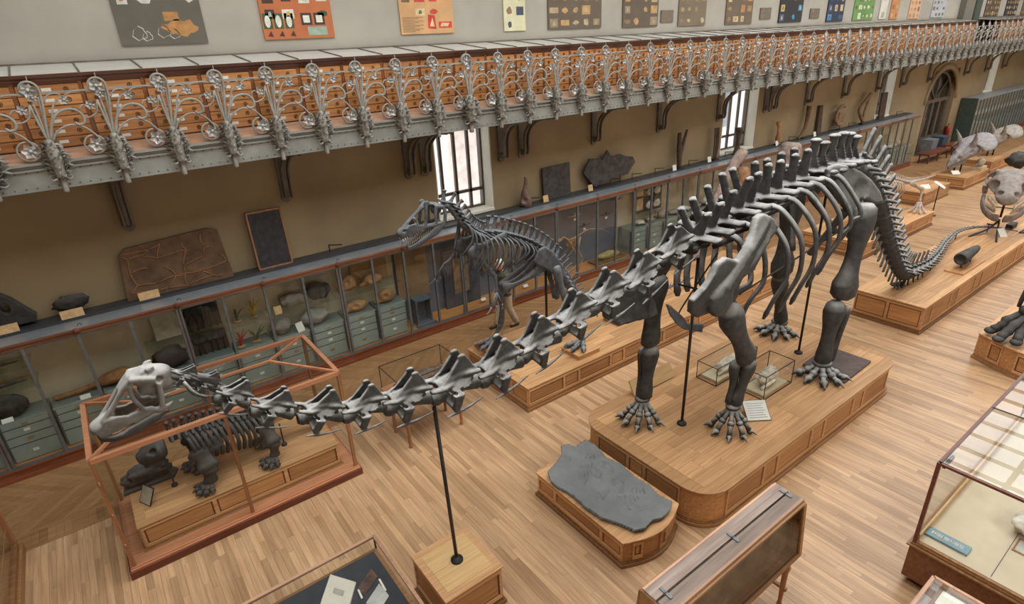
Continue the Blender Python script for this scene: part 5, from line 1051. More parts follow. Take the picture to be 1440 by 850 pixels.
# ================================================================== the long-necked skeleton
MY = 4.6
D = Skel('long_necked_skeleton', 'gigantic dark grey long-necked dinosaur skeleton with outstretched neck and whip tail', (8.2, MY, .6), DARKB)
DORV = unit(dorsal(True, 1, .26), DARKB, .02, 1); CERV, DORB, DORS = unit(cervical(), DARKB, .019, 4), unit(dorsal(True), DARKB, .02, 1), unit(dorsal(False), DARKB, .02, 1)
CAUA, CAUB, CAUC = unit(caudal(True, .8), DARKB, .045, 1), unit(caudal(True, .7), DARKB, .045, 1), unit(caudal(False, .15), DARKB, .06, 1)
PK = [(.30, 4.05, .20), (.44, 3.94, .22), (.62, 3.78, .30), (.90, 3.60, .37), (1.26, 3.44, .41), (1.63, 3.35, .45), (2.06, 3.305, .52), (2.59, 3.28, .60), (3.14, 3.29, .60), (3.66, 3.38, .60), (4.21, 3.5, .62), (4.75, 3.63, .64), (5.34, 3.74, .66), (5.93, 3.92, .62)]
for i, (x, z, l) in enumerate(PK):
    a = PK[max(0, i-1)]; b = PK[min(len(PK)-1, i+1)]; d = V((b[0]-a[0], 0, b[1]-a[1])).normalized(); up = V((-d.z, 0, d.x)); sy = l*(1.0 if i > 1 else .8)
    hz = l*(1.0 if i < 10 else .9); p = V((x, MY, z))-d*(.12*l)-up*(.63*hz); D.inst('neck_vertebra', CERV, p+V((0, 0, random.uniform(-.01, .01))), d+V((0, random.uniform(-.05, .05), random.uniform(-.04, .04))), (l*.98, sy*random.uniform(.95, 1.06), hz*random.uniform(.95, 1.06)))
DK = [(6.43, 4.08, 3.56), (6.67, 4.18, 3.60), (6.93, 4.29, 3.64), (7.26, 4.40, 3.70), (7.55, 4.44, 3.74), (7.90, 4.45, 3.79), (8.23, 4.48, 3.83), (8.57, 4.54, 3.87), (8.89, 4.56, 3.90), (9.22, 4.62, 3.93), (9.52, 4.55, 3.95), (9.82, 4.60, 3.96), (10.10, 4.63, 3.96), (10.34, 4.58, 3.95), (10.58, 4.48, 3.93)]
for i, (x, zp, zb) in enumerate(DK):
    h = zp-zb; d = V((1, 0, .12 if i < 9 else -.02)); d += V((0, random.uniform(-.1, .1), random.uniform(-.07, .07))); h *= random.uniform(.95, 1.04)
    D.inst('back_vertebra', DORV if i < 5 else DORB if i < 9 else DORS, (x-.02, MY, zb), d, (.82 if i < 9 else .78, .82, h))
TP = curve([(10.7, MY, 3.92), (11.1, MY, 3.74), (11.54, MY, 3.44), (12.0, MY, 3.05), (12.41, MY, 2.62), (12.93, MY, 2.07), (13.42, MY, 1.60), (13.90, MY, 1.20), (14.35, 4.62, .98), (14.9, 4.6, .93), (15.5, 4.6, .92), (16.4, 4.72, .91), (17.3, 4.9, .89), (18.1, 5.02, .87), (18.85, 5.1, .85), (19.5, 5.05, .82), (20.0, 4.85, .80), (20.25, 4.5, .78), (20.27, 4.05, .77)], 260)
lens = [.27]*7+[.25]*8+[.23]*8+[.21]*10+[.20]*8+[.19]*60
def tsc(u, l):
    return u
s = 0; acc = [0]
for a, b in zip(TP, TP[1:]): acc.append(acc[-1]+(b-a).length)
for i, l in enumerate(lens):
    c = s+l/2; s += l
    if c > acc[-1]: break
    k = max(j for j in range(len(acc)-1) if acc[j] <= c); p = TP[k]; d = (TP[min(k+3, len(TP)-1)]-TP[max(k-3, 0)]).normalized(); u = c/acc[-1]; r = .70*(1-u)**1.08+.03
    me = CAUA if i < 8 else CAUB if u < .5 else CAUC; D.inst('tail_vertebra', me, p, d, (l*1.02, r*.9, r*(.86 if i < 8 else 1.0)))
# skull and jaw
m = MB(); c = MB()
m.ell((.02, MY, 4.125), (.135, .10, .075), 18, 12); m.ell((.08, MY, 4.07), (.06, .085, .085), 14, 10); m.tube([(.1, MY, 4.07), (.16, MY, 4.02)], [.05, .035], 9)
m.tube(curve([(-.425, MY, 3.825), (-.40, MY, 3.85), (-.34, MY, 3.885), (-.27, MY, 3.91)], 9), [(.045, .02), (.062, .034), (.075, .046), (.083, .05), (.086, .05), (.086, .048), (.085, .045), (.084, .042), (.08, .038), (.06, .025)], 16)
m.tube([(-.02, MY, 4.19), (-.12, MY, 4.17), (-.2, MY, 4.09)], [(.075, .02), (.06, .018), (.035, .016)], 10)
for q in (-1, 1):
    m.tube(curve([(-.09, MY+q*.055, 4.185), (-.17, MY+q*.05, 4.11), (-.26, MY+q*.05, 4.0), (-.35, MY+q*.05, 3.905)], 10), [(.03, .02)]*11, 8)
    m.plate([(-.41, MY+q*.06, 3.80), (-.34, MY+q*.075, 3.92), (-.27, MY+q*.08, 3.935), (-.2, MY+q*.085, 3.915), (-.09, MY+q*.09, 3.935), (-.03, MY+q*.092, 3.925), (-.05, MY+q*.092, 3.87), (-.2, MY+q*.088, 3.84), (-.3, MY+q*.078, 3.81)], (0, 1, 0), .03)
    m.tube([(-.09, MY+q*.092, 3.915), (.02, MY+q*.09, 3.875)], [.02, .024], 7); m.tube(curve([(-.115, MY+q*.075, 4.16), (-.135, MY+q*.085, 4.05), (-.10, MY+q*.09, 3.93)], 6), .019, 7)
    m.tube(curve([(.045, MY+q*.09, 4.10), (.035, MY+q*.1, 3.98), (.015, MY+q*.09, 3.875)], 6), .021, 7); m.tube(curve([(-.12, MY+q*.075, 4.165), (-.03, MY+q*.1, 4.15), (.06, MY+q*.1, 4.11)], 6), .026, 7)
    m.tube([(.015, MY+q*.09, 3.875), (.06, MY+q*.08, 3.885), (.1, MY+q*.07, 3.9)], [.02, .018, .008], 6); m.tube([(-.0, MY+q*.06, 4.19), (.05, MY+q*.06, 4.215)], [.03, .012], 6)
    c.ell((.055, MY+q*.1, 4.115), (.032, .05, .028), 10, 8)
    for k in range(6): c.tube([(-.425+.025*k, MY+q*(.062+.004*k), 3.79), (-.405+.025*k, MY+q*(.07+.004*k), 3.86+.01*k)], .006, 5)
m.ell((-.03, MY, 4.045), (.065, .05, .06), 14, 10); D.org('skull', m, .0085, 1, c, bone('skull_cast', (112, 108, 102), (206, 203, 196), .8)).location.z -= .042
m = MB()
for q in (-1, 1): m.tube(curve([(.05, MY+q*.085, 3.855), (-.05, MY+q*.09, 3.83), (-.18, MY+q*.085, 3.79), (-.31, MY+q*.07, 3.765), (-.40, MY+q*.03, 3.78)], 14), [(.018, .022)]*3+[(.022, .042)]*6+[(.024, .032)]*6, 8)
m.ell((-.39, MY, 3.785), (.03, .05, .022), 10, 6); D.org('jaw', m, .010, 1).location.z -= .042
for q in (-1, 1): D.mesh('neck_rib', MB().tube(curve([(.2, MY+q*.06, 3.98), (.24, MY+q*.1, 3.88), (.33, MY+q*.1, 3.80)], 6), [.012, .016, .018, .018, .014, .01, .004], 6))
D.mesh('neck_rib', MB().tube([(.12, MY, 4.04), (.28, MY, 3.96), (.42, MY, 3.86)], [.045, .04, .05], 8))
# ribs
RE = [(6.5, 2.72, 6.62, 3.74), (6.85, 2.5, 6.95, 3.82), (7.25, 2.42, 7.28, 3.88), (7.62, 2.4, 7.62, 3.93), (7.95, 2.43, 7.98, 3.98), (8.35, 2.59, 8.32, 4.03), (8.63, 2.72, 8.64, 4.08), (8.92, 2.97, 8.92, 4.1), (9.2, 3.14, 9.2, 4.12)]
for i, (xe, ze, xs, zs) in enumerate(RE):
    for q in (-1, 1):
        w = .72 if i > 1 else .6; m = MB(); P = curve([(xs, MY+q*.3, zs), (xs+.06, MY+q*.48, zs-.06), (xs+.16, MY+q*(w+.02), zs-.42), ((xs+xe)/2+.17, MY+q*(w+.08), (zs+ze)/2-.12), (xe+.05, MY+q*(w+.02), ze+.3), (xe, MY+q*(w-.06), ze)], 20)
        m.tube(P, [(.035, .05), (.045, .08)]+[(.034, .07)]*12+[(.032, .065)]*5+[(.036, .075), (.02, .04)], 8, True, (1, 0, 0)); m.tube([(xs+.02, MY+q*.14, zs-.22), (xs+.05, MY+q*.4, zs-.06)], [.04, .03], 7); D.mesh('rib', m)
D.mesh('rib_bar', MB().tube([(6.35, 3.82, 3.10), (9.35, 3.84, 3.44)], .012, 6), BLACK)
# shoulder blades
SCP = [(1075, 308), (1085, 303), (1094, 307), (1098, 320), (1077, 345), (1058, 380), (1041, 392), (1040, 420), (1037, 434), (1020, 439), (1004, 444), (987, 450), (974, 441), (972, 423), (989, 404), (996, 393), (1008, 371), (1021, 362), (1036, 366), (1049, 350), (1061, 333)]
for q, Y in ((-1, 3.86), (1, 5.12)):
    P = [ony(x, y, 3.86)+(V((-.25, 0, -.42)) if q > 0 else V()) for x, y in SCP]; m = MB(); cz = sum(p.z for p in P)/len(P)
    m.plate([(p.x, Y-q*.0+q*-.16*((p.z-cz)/.6)**2+q*.0, p.z) for p in P], (0, 1, 0), .1); sh_ = V((-.25, 0, -.42)) if q > 0 else V(); top = ony(1088, 310, 3.86)+sh_; low = ony(1015, 410, 3.86)+sh_
    m.tube([(top.x, Y-q*.1, top.z-.05), ((top.x+low.x)/2, Y, (top.z+low.z)/2+.05), (low.x, Y+q*.02, low.z)], [(.06, .08), (.08, .09), (.1, .16)], 9); m.ell((low.x-.05, Y+q*.03, low.z-.1), (.24, .09, .22), 12, 8); D.org('shoulder_blade', m, .024, 3)
# fore limbs
D.limb('upper_arm', (6.42, 3.98, 2.78), (7.05, 4.0, 1.84), .25, .21, (.03, 0, -.04), .7)
D.limb('forearm', (7.08, 3.95, 1.76), (6.96, 4.02, 1.06), .14, .12, (0, 0, 0), .8); D.limb('forearm', (6.93, 4.1, 1.72), (6.92, 4.1, 1.06), .12, .1, (.03, 0, 0), .8)
D.limb('upper_arm', (6.28, 5.12, 2.95), (6.22, 5.1, 1.93), .30, .21, (0, 0, 0), .6)
D.limb('forearm', (6.22, 5.08, 1.84), (6.14, 5.08, 1.02), .18, .15, (0, 0, 0), .8); D.limb('forearm', (6.16, 5.2, 1.80), (6.1, 5.16, 1.02), .09, .08, (0, 0, 0), .8)
D.mesh('wrist', MB().ell((6.94, 4.05, 1.0), (.12, .11, .06), 10, 6)); D.mesh('wrist', MB().ell((6.12, 5.11, .97), (.13, .12, .06), 10, 6))
D.foot((6.94, 4.05, .98), .618, (-.85, -.5), .42, 5, 2.6, .55, 2, 1.05); D.foot((6.11, 5.1, .95), .618, (-.85, -.5), .44, 5, 2.4, .55, 2, 1.05)
# hips and hind limbs
IL = [(1180, 244), (1186, 239), (1196, 237), (1208, 239), (1220, 246), (1229, 257), (1234, 272), (1233, 286), (1222, 287), (1213, 281), (1207, 280), (1203, 290), (1201, 301), (1192, 303), (1186, 292), (1181, 280), (1174, 268), (1176, 256)]
for q, Y in ((-1, 4.12), (1, 5.08)):
    P = [ony(x, y, 4.12) for x, y in IL]; m = MB(); yl = lambda z: Y-q*.34*(z-3.6); m.plate([(p.x, yl(p.z), p.z) for p in P], (0, 1, .34*q), .09); rim = [V((p.x, yl(p.z), p.z)) for p in P[:8]]; m.tube(rim, .05, 7); c = ony(1212, 268, 4.12)
    cut = MB(); cut.ell((c.x, yl(c.z)+q*.105, c.z+.03), (.42, .09, .26), 14, 10, Matrix.Rotation(.33*q, 3, 'X')); D.org('hip_blade', m, .024, 2, cut)
    D.limb('pubis', (9.72, Y, 3.55), (9.35, MY+q*.15, 2.75), .14, .10, (0, 0, 0), .5); D.limb('ischium', (10.3, Y, 3.5), (10.75, MY+q*.12, 2.75), .12, .09, (0, 0, 0), .5)
FEM = (.85, .95, .9, .72, .62, .62, .72, .98, .92)
D.limb('thigh_bone', (9.93, 3.97, 3.50), (9.64, 3.94, 2.08), .30, .31, (.04, 0, 0), .6, (0, 1, 0), FEM)
D.limb('shin_bone', (9.50, 3.95, 1.94), (9.42, 3.95, .90), .24, .19, (-.0, 0, 0), .8); D.limb('calf_bone', (9.76, 3.88, 1.82), (9.58, 3.90, .88), .12, .11, (.04, 0, 0), .7)
D.limb('thigh_bone', (10.02, 5.2, 3.50), (10.12, 5.28, 1.98), .30, .30, (-.04, 0, 0), .6, (0, 1, 0), FEM)
D.limb('shin_bone', (10.12, 5.3, 1.86), (10.42, 5.3, .86), .22, .18, (0, 0, 0), .8); D.limb('calf_bone', (10.32, 5.36, 1.8), (10.5, 5.38, .86), .09, .08, (0, 0, 0), .7)
D.mesh('ankle', MB().ell((9.43, 3.95, .84), (.17, .16, .08), 12, 8)); D.mesh('ankle', MB().ell((10.42, 5.32, .82), (.16, .16, .08), 12, 8))
D.foot((9.42, 3.95, .84), .618, (-.8, -.55), .52, 5, 2.5, .45, 3, 1.15); D.foot((10.40, 5.32, .82), .618, (-.9, -.35), .5, 5, 2.3, .45, 3, 1.15)
# breast plate and rods
m = MB(); P = [ony(x, y, 4.6) for x, y in ((938, 428), (944, 430), (962, 446), (968, 456), (990, 456), (988, 468), (962, 464), (952, 456), (944, 445))]; m.plate([(p.x, 4.62, p.z) for p in P], (0, 1, .3), .05); D.org('breast_plate', m, .022, 2, None, GREYB)
p = onz(641, 786, .6); D.rod((p.x, MY, .6), (2.26, MY, 2.80)); p = onz(960, 597, .6); D.rod((p.x, MY, .6), (6.52, MY, 3.35)); p = onz(1121, 496, .6); D.rod((p.x, MY, .6), (9.88, MY, 3.75))
p = onz(1268, 402, .64); D.rod((p.x, p.y, .64), (p.x, 4.62, .86), .02, .07); D.mesh('stand_plate', MB().plate([(14.05, 4.75, .74), (14.15, 4.55, .74), (14.5, 4.62, .76), (14.2, 4.8, .74)], (0, 0, 1), .03), BLACK)
for x, y in ((15.9, 4.63), (17.3, 4.9), (18.85, 5.1), (20.1, 4.75)): D.mesh('tail_pin', MB().tube([(x, y, .64), (x, y, .84)], .012, 6), BLACK)
D.mesh('arm_rod', MB().tube([(6.56, 4.2, 2.9), (6.53, 4.9, 2.86)], .015, 6).tube(curve([(7.0, 4.62, 3.3), (6.7, 4.9, 2.5), (6.53, 4.9, 2.3)], 8), .012, 6), BLACK)

# ================================================================== the upright meat-eater
AY = 8.1
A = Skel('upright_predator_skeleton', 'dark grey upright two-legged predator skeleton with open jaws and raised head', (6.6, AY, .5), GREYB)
SPA = curve([(4.50, AY, 3.84), (4.66, AY, 3.78), (4.80, AY, 3.58), (4.95, AY, 3.36), (5.2, AY, 3.18), (5.5, AY, 3.10), (5.85, AY, 2.96), (6.2, AY, 2.78), (6.55, AY, 2.52), (6.85, AY, 2.22)], 90)
AD = unit(dorsal(False), GREYB, .03, 1, .6); AC = unit(caudal(True, .7), GREYB, .05, 1, .6)
spine_place(A, AD, 'back_vertebra', SPA, [.105]*8+[.125]*9+[.14]*10, lambda u, l: (l*2.7, .34 if u < .35 else .42, .26 if u < .35 else .36))
TA = curve([(6.85, AY, 2.22), (7.1, AY, 1.92), (7.3, AY, 1.62), (7.56, AY, 1.18), (7.9, 8.05, .96), (8.4, 7.98, .87), (9.0, 7.95, .84), (9.7, 7.95, .81), (10.5, 8.0, .77), (11.3, 8.05, .74)], 120)
spine_place(A, AC, 'tail_vertebra', TA, [.13]*40, lambda u, l: (l*1.0, .2*(1-u*.8), .3*(1-u*.85)))
# skull
m = MB()
m.tube(curve([(3.715, AY, 3.51), (3.75, AY, 3.545), (3.84, AY, 3.60), (3.92, AY, 3.64)], 8), [(.04, .03), (.06, .05), (.07, .06), (.072, .062), (.074, .06), (.076, .055), (.076, .05), (.07, .045), (.05, .03)], 14)
m.tube(curve([(3.78, AY, 3.60), (3.95, AY, 3.725), (4.1, AY, 3.83), (4.24, AY, 3.91), (4.36, AY, 3.90), (4.48, AY, 3.86)], 14), [(.05, .025)]*7+[(.075, .028)]*4+[(.09, .03)]*4, 10); m.ell((4.43, AY, 3.80), (.1, .075, .085), 14, 10)
for q in (-1, 1):
    m.plate([(3.735, AY+q*.05, 3.475), (3.79, AY+q*.075, 3.60), (3.90, AY+q*.085, 3.665), (3.98, AY+q*.09, 3.675), (4.05, AY+q*.095, 3.625), (4.3, AY+q*.11, 3.625), (4.3, AY+q*.11, 3.56), (4.1, AY+q*.1, 3.545), (3.9, AY+q*.085, 3.485)], (0, 1, 0), .036)
    m.tube(curve([(4.21, AY+q*.08, 3.91), (4.19, AY+q*.1, 3.77), (4.15, AY+q*.105, 3.61)], 6), .03, 8); m.tube(curve([(4.38, AY+q*.1, 3.89), (4.345, AY+q*.12, 3.76), (4.34, AY+q*.12, 3.60)], 6), .027, 8)
    m.tube([(4.12, AY+q*.105, 3.585), (4.34, AY+q*.12, 3.585), (4.49, AY+q*.12, 3.60)], .028, 8); m.tube(curve([(4.5, AY+q*.09, 3.86), (4.52, AY+q*.12, 3.74), (4.5, AY+q*.12, 3.6)], 6), .03, 8)
    m.tube([(4.38, AY+q*.11, 3.865), (4.51, AY+q*.1, 3.84)], .028, 7); m.ell((4.23, AY+q*.075, 3.945), (.06, .025, .045), 8, 6); m.tube([(4.04, AY+q*.09, 3.64), (4.0, AY+q*.07, 3.75)], .024, 7)
c = MB()
for q in (-1, 1): c.ell((3.80, AY+q*.075, 3.585), (.035, .04, .024), 10, 8, Matrix.Rotation(-.5, 3, 'Y'))
A.org('skull', m, .0125, 1, c)
m = MB()
for q in (-1, 1): m.tube(curve([(4.5, AY+q*.12, 3.60), (4.3, AY+q*.12, 3.47), (4.1, AY+q*.09, 3.37), (3.92, AY+q*.05, 3.29), (3.84, AY+q*.02, 3.28)], 12), [(.025, .03), (.025, .06), (.025, .07), (.025, .07), (.025, .06)]+[(.025, .045)]*8, 8)
A.org('jaw', m, .014, 1)
m = MB()
for i in range(13):
    for q in (-1, 1):
        u = i/12; x = 3.76+.45*u; m.tube([(x, AY+q*(.06+.03*u), 3.46+.14*u), (x+.015, AY+q*(.06+.03*u), 3.41+.14*u)], [.014, .002], 5); m.tube([(3.86+.38*u, AY+q*(.03+.06*u), 3.32+.16*u), (3.86+.38*u, AY+q*(.03+.06*u), 3.365+.16*u)], [.012, .002], 5)
tag(A.mesh('teeth', m, PALEB), None, kind='stuff')
# ribs, belly and limbs
for i in range(15):
    k = 26+int(i*3.6); p = SPA[k]; ln = (.32+.36*sin(pi*min(1, (i+2)/13))); w = .16+.16*sin(pi*min(1, (i+1)/14))
    for q in (-1, 1): A.mesh('rib', MB().tube(curve([p+V((0, q*.06, .06)), p+V((.05, q*w, -.04)), p+V((.03, q*(w+.05), -ln*.5)), p+V((-.12, q*w*.7, -ln))], 12), [.018]*10+[.015, .012, .008], 6))
for q, hy in ((-1, AY-.22), (1, AY+.22)):
    a = ony(712, 331, AY-.22); b = ony(668, 350, AY-.22); A.mesh('shoulder_blade', MB().tube([(a.x, hy, a.z), (a.x-.25, hy-.0, a.z-.02), (b.x+.15, hy+q*.02, b.z+.02), (b.x, hy+q*.0, b.z)], [(.08, .025), (.05, .025), (.05, .03), (.11, .045)], 9, True, (0, 1, 0)).ell((b.x-.02, hy, b.z-.06), (.13, .05, .13), 10, 8))
    e = V((5.28, hy+q*.05, 2.52)); sh = V((b.x, hy, b.z-.1)); h = V((5.30, hy+q*.06, 2.18)) if q < 0 else V((4.62, hy+.06, 2.72))
    if q > 0: e = V((4.86, hy+.06, 2.86))
    A.limb('upper_arm', sh, e, .065, .055); A.limb('forearm', e, h, .045, .035, (.03, 0, 0)); A.limb('forearm', e+V((.04, 0, -.02)), h+V((.03, 0, 0)), .03, .028)
    for k in range(3):
        d = V(((k-1)*.06-.02, q*.03, -.12)); t_ = A.mesh('finger', MB().tube([h, h+d, h+d*1.9+V((0, 0, -.02))], [.024, .016, .018], 6)); MB().tube(curve([h+d*1.9, h+d*2.5+V((-.03, 0, 0)), h+d*2.8+V((-.08, 0, .02))], 5), [.02, .018, .015, .012, .007, .002], 6).build('claw', GREYB, t_)
ILA = [(757, 352), (765, 346), (775, 352), (786, 366), (795, 384), (796, 390), (786, 392), (776, 384), (768, 378), (757, 374), (750, 368)]
for q in (-1, 1):
    P = [ony(x, y, AY-.2) for x, y in ILA]; A.org('hip_blade', MB().plate([(p.x, AY+q*.2, p.z) for p in P], (0, 1, 0), .07), .022, 2)
    A.limb('pubis', (6.52, AY+q*.14, 2.3), (5.62, AY+q*.04, 2.08), .09, .11, (0, 0, -.06), .5, (0, 1, 0), (1, .8, .6, .5, .45, .45, .5, .8, 1.1)); A.limb('ischium', (6.85, AY+q*.14, 2.1), (6.92, AY+q*.04, 1.5), .08, .07, (0, 0, 0), .5)
A.limb('thigh_bone', (6.66, AY+.24, 2.28), (5.92, AY+.5, 1.84), .11, .12, (0, 0, .05), .8); A.limb('shin_bone', (5.9, AY+.52, 1.78), (5.98, AY+.62, 1.02), .10, .08, (.06, 0, 0), .8); A.limb('foot_bone', (5.98, AY+.62, 1.0), (5.80, AY+.66, .70), .075, .07)
A.limb('thigh_bone', (6.74, AY-.24, 2.26), (6.98, AY-.34, 1.40), .11, .12, (-.05, 0, 0), .8); A.limb('shin_bone', (6.96, AY-.36, 1.34), (7.22, AY-.5, .98), .10, .08, (0, 0, 0), .8); A.limb('foot_bone', (7.2, AY-.5, .96), (7.1, AY-.56, .70), .075, .07)
A.foot((5.82, AY+.66, .74), .618, (-.9, -.3), .46, 3, 1.1, .5, 3, 1.0); A.foot((7.12, AY-.56, .74), .618, (-.9, -.3), .46, 3, 1.1, .5, 3, 1.0)
A.rod((6.75, AY+.1, .5), (6.75, AY+.1, 2.15), .025, .06)
for (x0, x1, y0, y1, l) in ((5.5, 6.12, 8.42, 9.05, 'small oak step block under the back foot of the predator skeleton'), (6.72, 7.3, 7.22, 7.75, 'small oak step block under the front foot of the predator skeleton'), (8.35, 9.3, 7.72, 8.2, 'small oak step plate under the tail of the predator skeleton')):
    h = .1 if x0 < 8 else .06; t = thing('step_block', l, 'block', ((x0+x1)/2, (y0+y1)/2, .5)); w, d = (x1-x0)/2, (y1-y0)/2; MB().box(-w, w, -d, d, h-.025, h).build('top', OAK, t, None, .004); MB().box(-w+.015, w-.015, -d+.015, d-.015, 0, h-.025).build('body', OAKP, t)
for x in (8.6, 9.1): A.mesh('tail_pin', MB().tube([(x, 7.96, .56), (x, 7.96, .72)], .014, 6), BLACK)

# ================================================================== skeleton in the big glass case
KY = 8.35
K = Skel('stocky_reptile_skeleton', 'dark stocky four-legged reptile skeleton on rods inside the glass case', (.7, KY, .56), DARKC)
sp = curve([ony(238, 618, KY), ony(262, 608, KY), ony(300, 596, KY), ony(340, 588, KY), ony(380, 580, KY), ony(420, 584, KY), ony(450, 596, KY)], 60)
KV = unit(dorsal(False), DARKC, .05, 1, .5); spine_place(K, KV, 'back_vertebra', sp, [.085]*34, lambda u, l: (l*3.0, .46*(1.1-.8*u), .24*(1.15-.7*u)))
for i in range(15):
    p = sp[8+i*2]
    for q in (-1, 1): K.mesh('rib', MB().tube(curve([p, p+V((.04, q*.22, .02)), p+V((.08, q*.3, -.18)), p+V((.06, q*.22, -.4))], 8), [.03, .034]+[.03]*7, 6))
h = ony(216, 636, KY); m = MB(); m.tube([h+V((-.2, 0, -.04)), h+V((-.08, 0, 0)), h+V((.08, 0, .04)), h+V((.16, 0, .04))], [(.1, .07), (.16, .12), (.21, .16), (.15, .12)], 12); m.tube([h+V((.1, 0, -.1)), h+V((-.16, 0, -.16))], [(.12, .05), (.07, .04)], 9); c = MB()
for q in (-1, 1): c.ell(h+V((0, q*.13, .08)), (.06, .05, .05), 10, 8); c.ell(h+V((-.15, q*.07, .0)), (.03, .04, .025), 8, 6)
K.org('skull', m, .018, 1, c)
for (fx, fy), q, hx, hz in (((296, 686), -1, (300, 640), .23), ((278, 655), 1, (286, 625), .19), ((386, 650), -1, (392, 610), .18), ((375, 622), 1, (385, 590), .16)):
    Yq = KY+q*.36; f = onz(fx, fy, .57); f = V((f.x, f.y if abs(f.y-KY) < .62 else Yq, .6)); top = V((f.x+.02, KY+q*.2, 1.12)); el = V((f.x+.06, (f.y+KY+q*.3)/2+q*.06, .9)); K.limb('upper_leg', top, el, hz*.9, hz*.75, (0, 0, 0), .75); K.limb('lower_leg', el, f+V((.03, 0, .08)), hz*.62, hz*.5, (0, 0, 0), .75); K.foot(f+V((.02, 0, .08)), .592, (-.8, -.5), .24, 5, 1.9, .5, 5, 1.5)
m = MB(); m.plate([(sp[14].x-.2, KY-.3, .98), (sp[14].x+.25, KY-.32, 1.12), (sp[14].x+.22, KY-.26, 1.3), (sp[14].x-.1, KY-.24, 1.22)], (0, 1, .2), .06); K.org('shoulder_plate', m, .022, 2)
for px, py, tx, ty in ((246, 683, 232, 645), (278, 667, 270, 620), (363, 627, 352, 590), (400, 626, 396, 595)):
    b = onz(px, py, .562); tp = ony(tx, ty, b.y); K.rod(b, (b.x, b.y, min(1.2, tp.z)), .012, .045)
p = onz(208, 668, .62); t = thing('lying_reptile_fossil', 'dark reptile fossil lying on a dark base in the glass case', 'fossil', (p.x, 8.72, .562), .0); me = rockmesh((.62, .26, .26), 51, 4, .3, 2.2); me.materials.append(DARKC); put('body', me, t, (0, 0, .03)); MB().prism([(-.34, -.14), (.3, -.16), (.38, 0), (.3, .15), (-.3, .14)], 0, .04).build('base', DARKC, t)
p = onz(200, 712, .57); t = thing('framed_label', 'small dark-framed label propped on the plinth in the glass case', 'label', (p.x+.03, p.y+.02, .562), -1.1); m = MB().box(-.12, .12, 0, .012, 0, .26); m.build('frame', BLACK, t).rotation_euler = (-.5, 0, 0); MB().box(-.105, .105, -.004, 0, .015, .245).build('paper', plain('label_paper', (170, 164, 146), .7), t).rotation_euler = (-.5, 0, 0)
MB_ = MB().box(0, .55, 0, .22, 0, .09); tag(MB_.build('wood_riser', OAK, None, (.25, 8.55, .562)), 'low wooden riser block on the plinth in the glass case', 'block')

# ================================================================== things on the long-neck plinth
def glassbox(label, x0, x1, y0, y1, z, h, seed, item):
    cx, cy = (x0+x1)/2, (y0+y1)/2; t = thing('glass_box', label, 'display case', (cx, cy, z)); w, d = (x1-x0)/2, (y1-y0)/2; f = MB()
    for a, b in (((-w, -d), (w, -d)), ((w, -d), (w, d)), ((w, d), (-w, d)), ((-w, d), (-w, -d))):
        f.bar((*a, h), (*b, h), .01); f.bar((*a, .006), (*b, .006), .012); f.bar((*a, 0), (*a, h), .01); MB().plate([(*a, 0), (*b, 0), (*b, h), (*a, h)], (V(b+(0,))-V(a+(0,))).cross(V((0, 0, 1))), .004).build('pane', CLEAR, t)
    f.build('edge_frame', BLACK, t); MB().box(-w, w, -d, d, h-.002, h+.002).build('top_pane', CLEAR, t)
    t2 = thing('skull_cast', item, 'skull', (cx, cy, z+.002)); MB().box(-w*.86, w*.86, -d*.84, d*.84, 0, .05).build('plaster_bed', plain('plaster_bed_cream', (206, 192, 160), .8, 0, .08, 5), t2, None, .01)
    me = rockmesh((w*1.1, d*.9, h*.6), seed, 4, .45, 2); me.materials.append(WHITEB); put('skull', me, t2, (w*.1, 0, .05)); MB().tube(curve([(-w*.6, -d*.3, .08), (0, -d*.5, .14), (w*.5, -d*.2, .08)], 8), .03, 7).build('jaw', WHITEB, t2)
glassbox('small glass box with black edges holding the skull cast with a raised snout', 7.77, 8.95, 4.9, 5.3, .6, .34, 61, 'pale skull cast with a raised snout in the farther glass box')
glassbox('taller small glass box with black edges beside the white card', 7.98, 8.83, 4.14, 4.6, .6, .44, 62, 'pale skull cast with curled jaw in the taller glass box')
P = [onz(x, y, .65) for x, y in ((1128.5, 512), (1188.6, 536.9), (1225.4, 507.6), (1163.6, 486))]; mx = sum((p for p in P), V())/4
m = MB(); m.prism([(p.x-mx.x, p.y-mx.y) for p in P], 0, .05); o = m.build('trackway_slab', SLATE, None, (mx.x, mx.y, .6), .01); tag(o, 'square dark brown slab lying under the hind foot', 'slab')
t = thing('white_card_stand', 'white text card on a small tilted stand by the fore foot', 'label', (7.43, 3.86, .612), -.62); m = MB().box(-.19, .19, 0, .012, 0, .36); m.build('board', plain('card_dark_edge', (90, 84, 76), .6), t).rotation_euler = (-1.05, 0, 0); m = MB().box(-.18, .18, -.004, 0, .01, .35); m.mi = 1
for k in range(7): m.box(-.14, .14-.02*(k % 3), -.0055, -.004, .05+.04*k, .062+.04*k)
m.build('paper', [WHITEL, plain('card_print_grey', (170, 176, 182), .7)], t).rotation_euler = (-1.05, 0, 0); MB().bar((0, .26, 0), (0, .26, .13), .02).build('prop', BLACK, t)
t = thing('reading_panel', 'thin tilted wooden reading panel behind the fore leg', 'panel', (6.98, 5.5, .6), 0); MB().add([(-.5, .08, .02), (.52, .05, .02), (.52, .2, .26), (-.5, .22, .26), (-.5, .1, .0), (.52, .07, .0), (.52, .22, .24), (-.5, .24, .24)], [(0, 1, 2, 3), (7, 6, 5, 4), (0, 4, 5, 1), (1, 5, 6, 2), (2, 6, 7, 3), (3, 7, 4, 0)]).build('board', PALE, t); MB().bar((0, .22, 0), (0, .2, .24), .015).build('prop', BLACK, t)
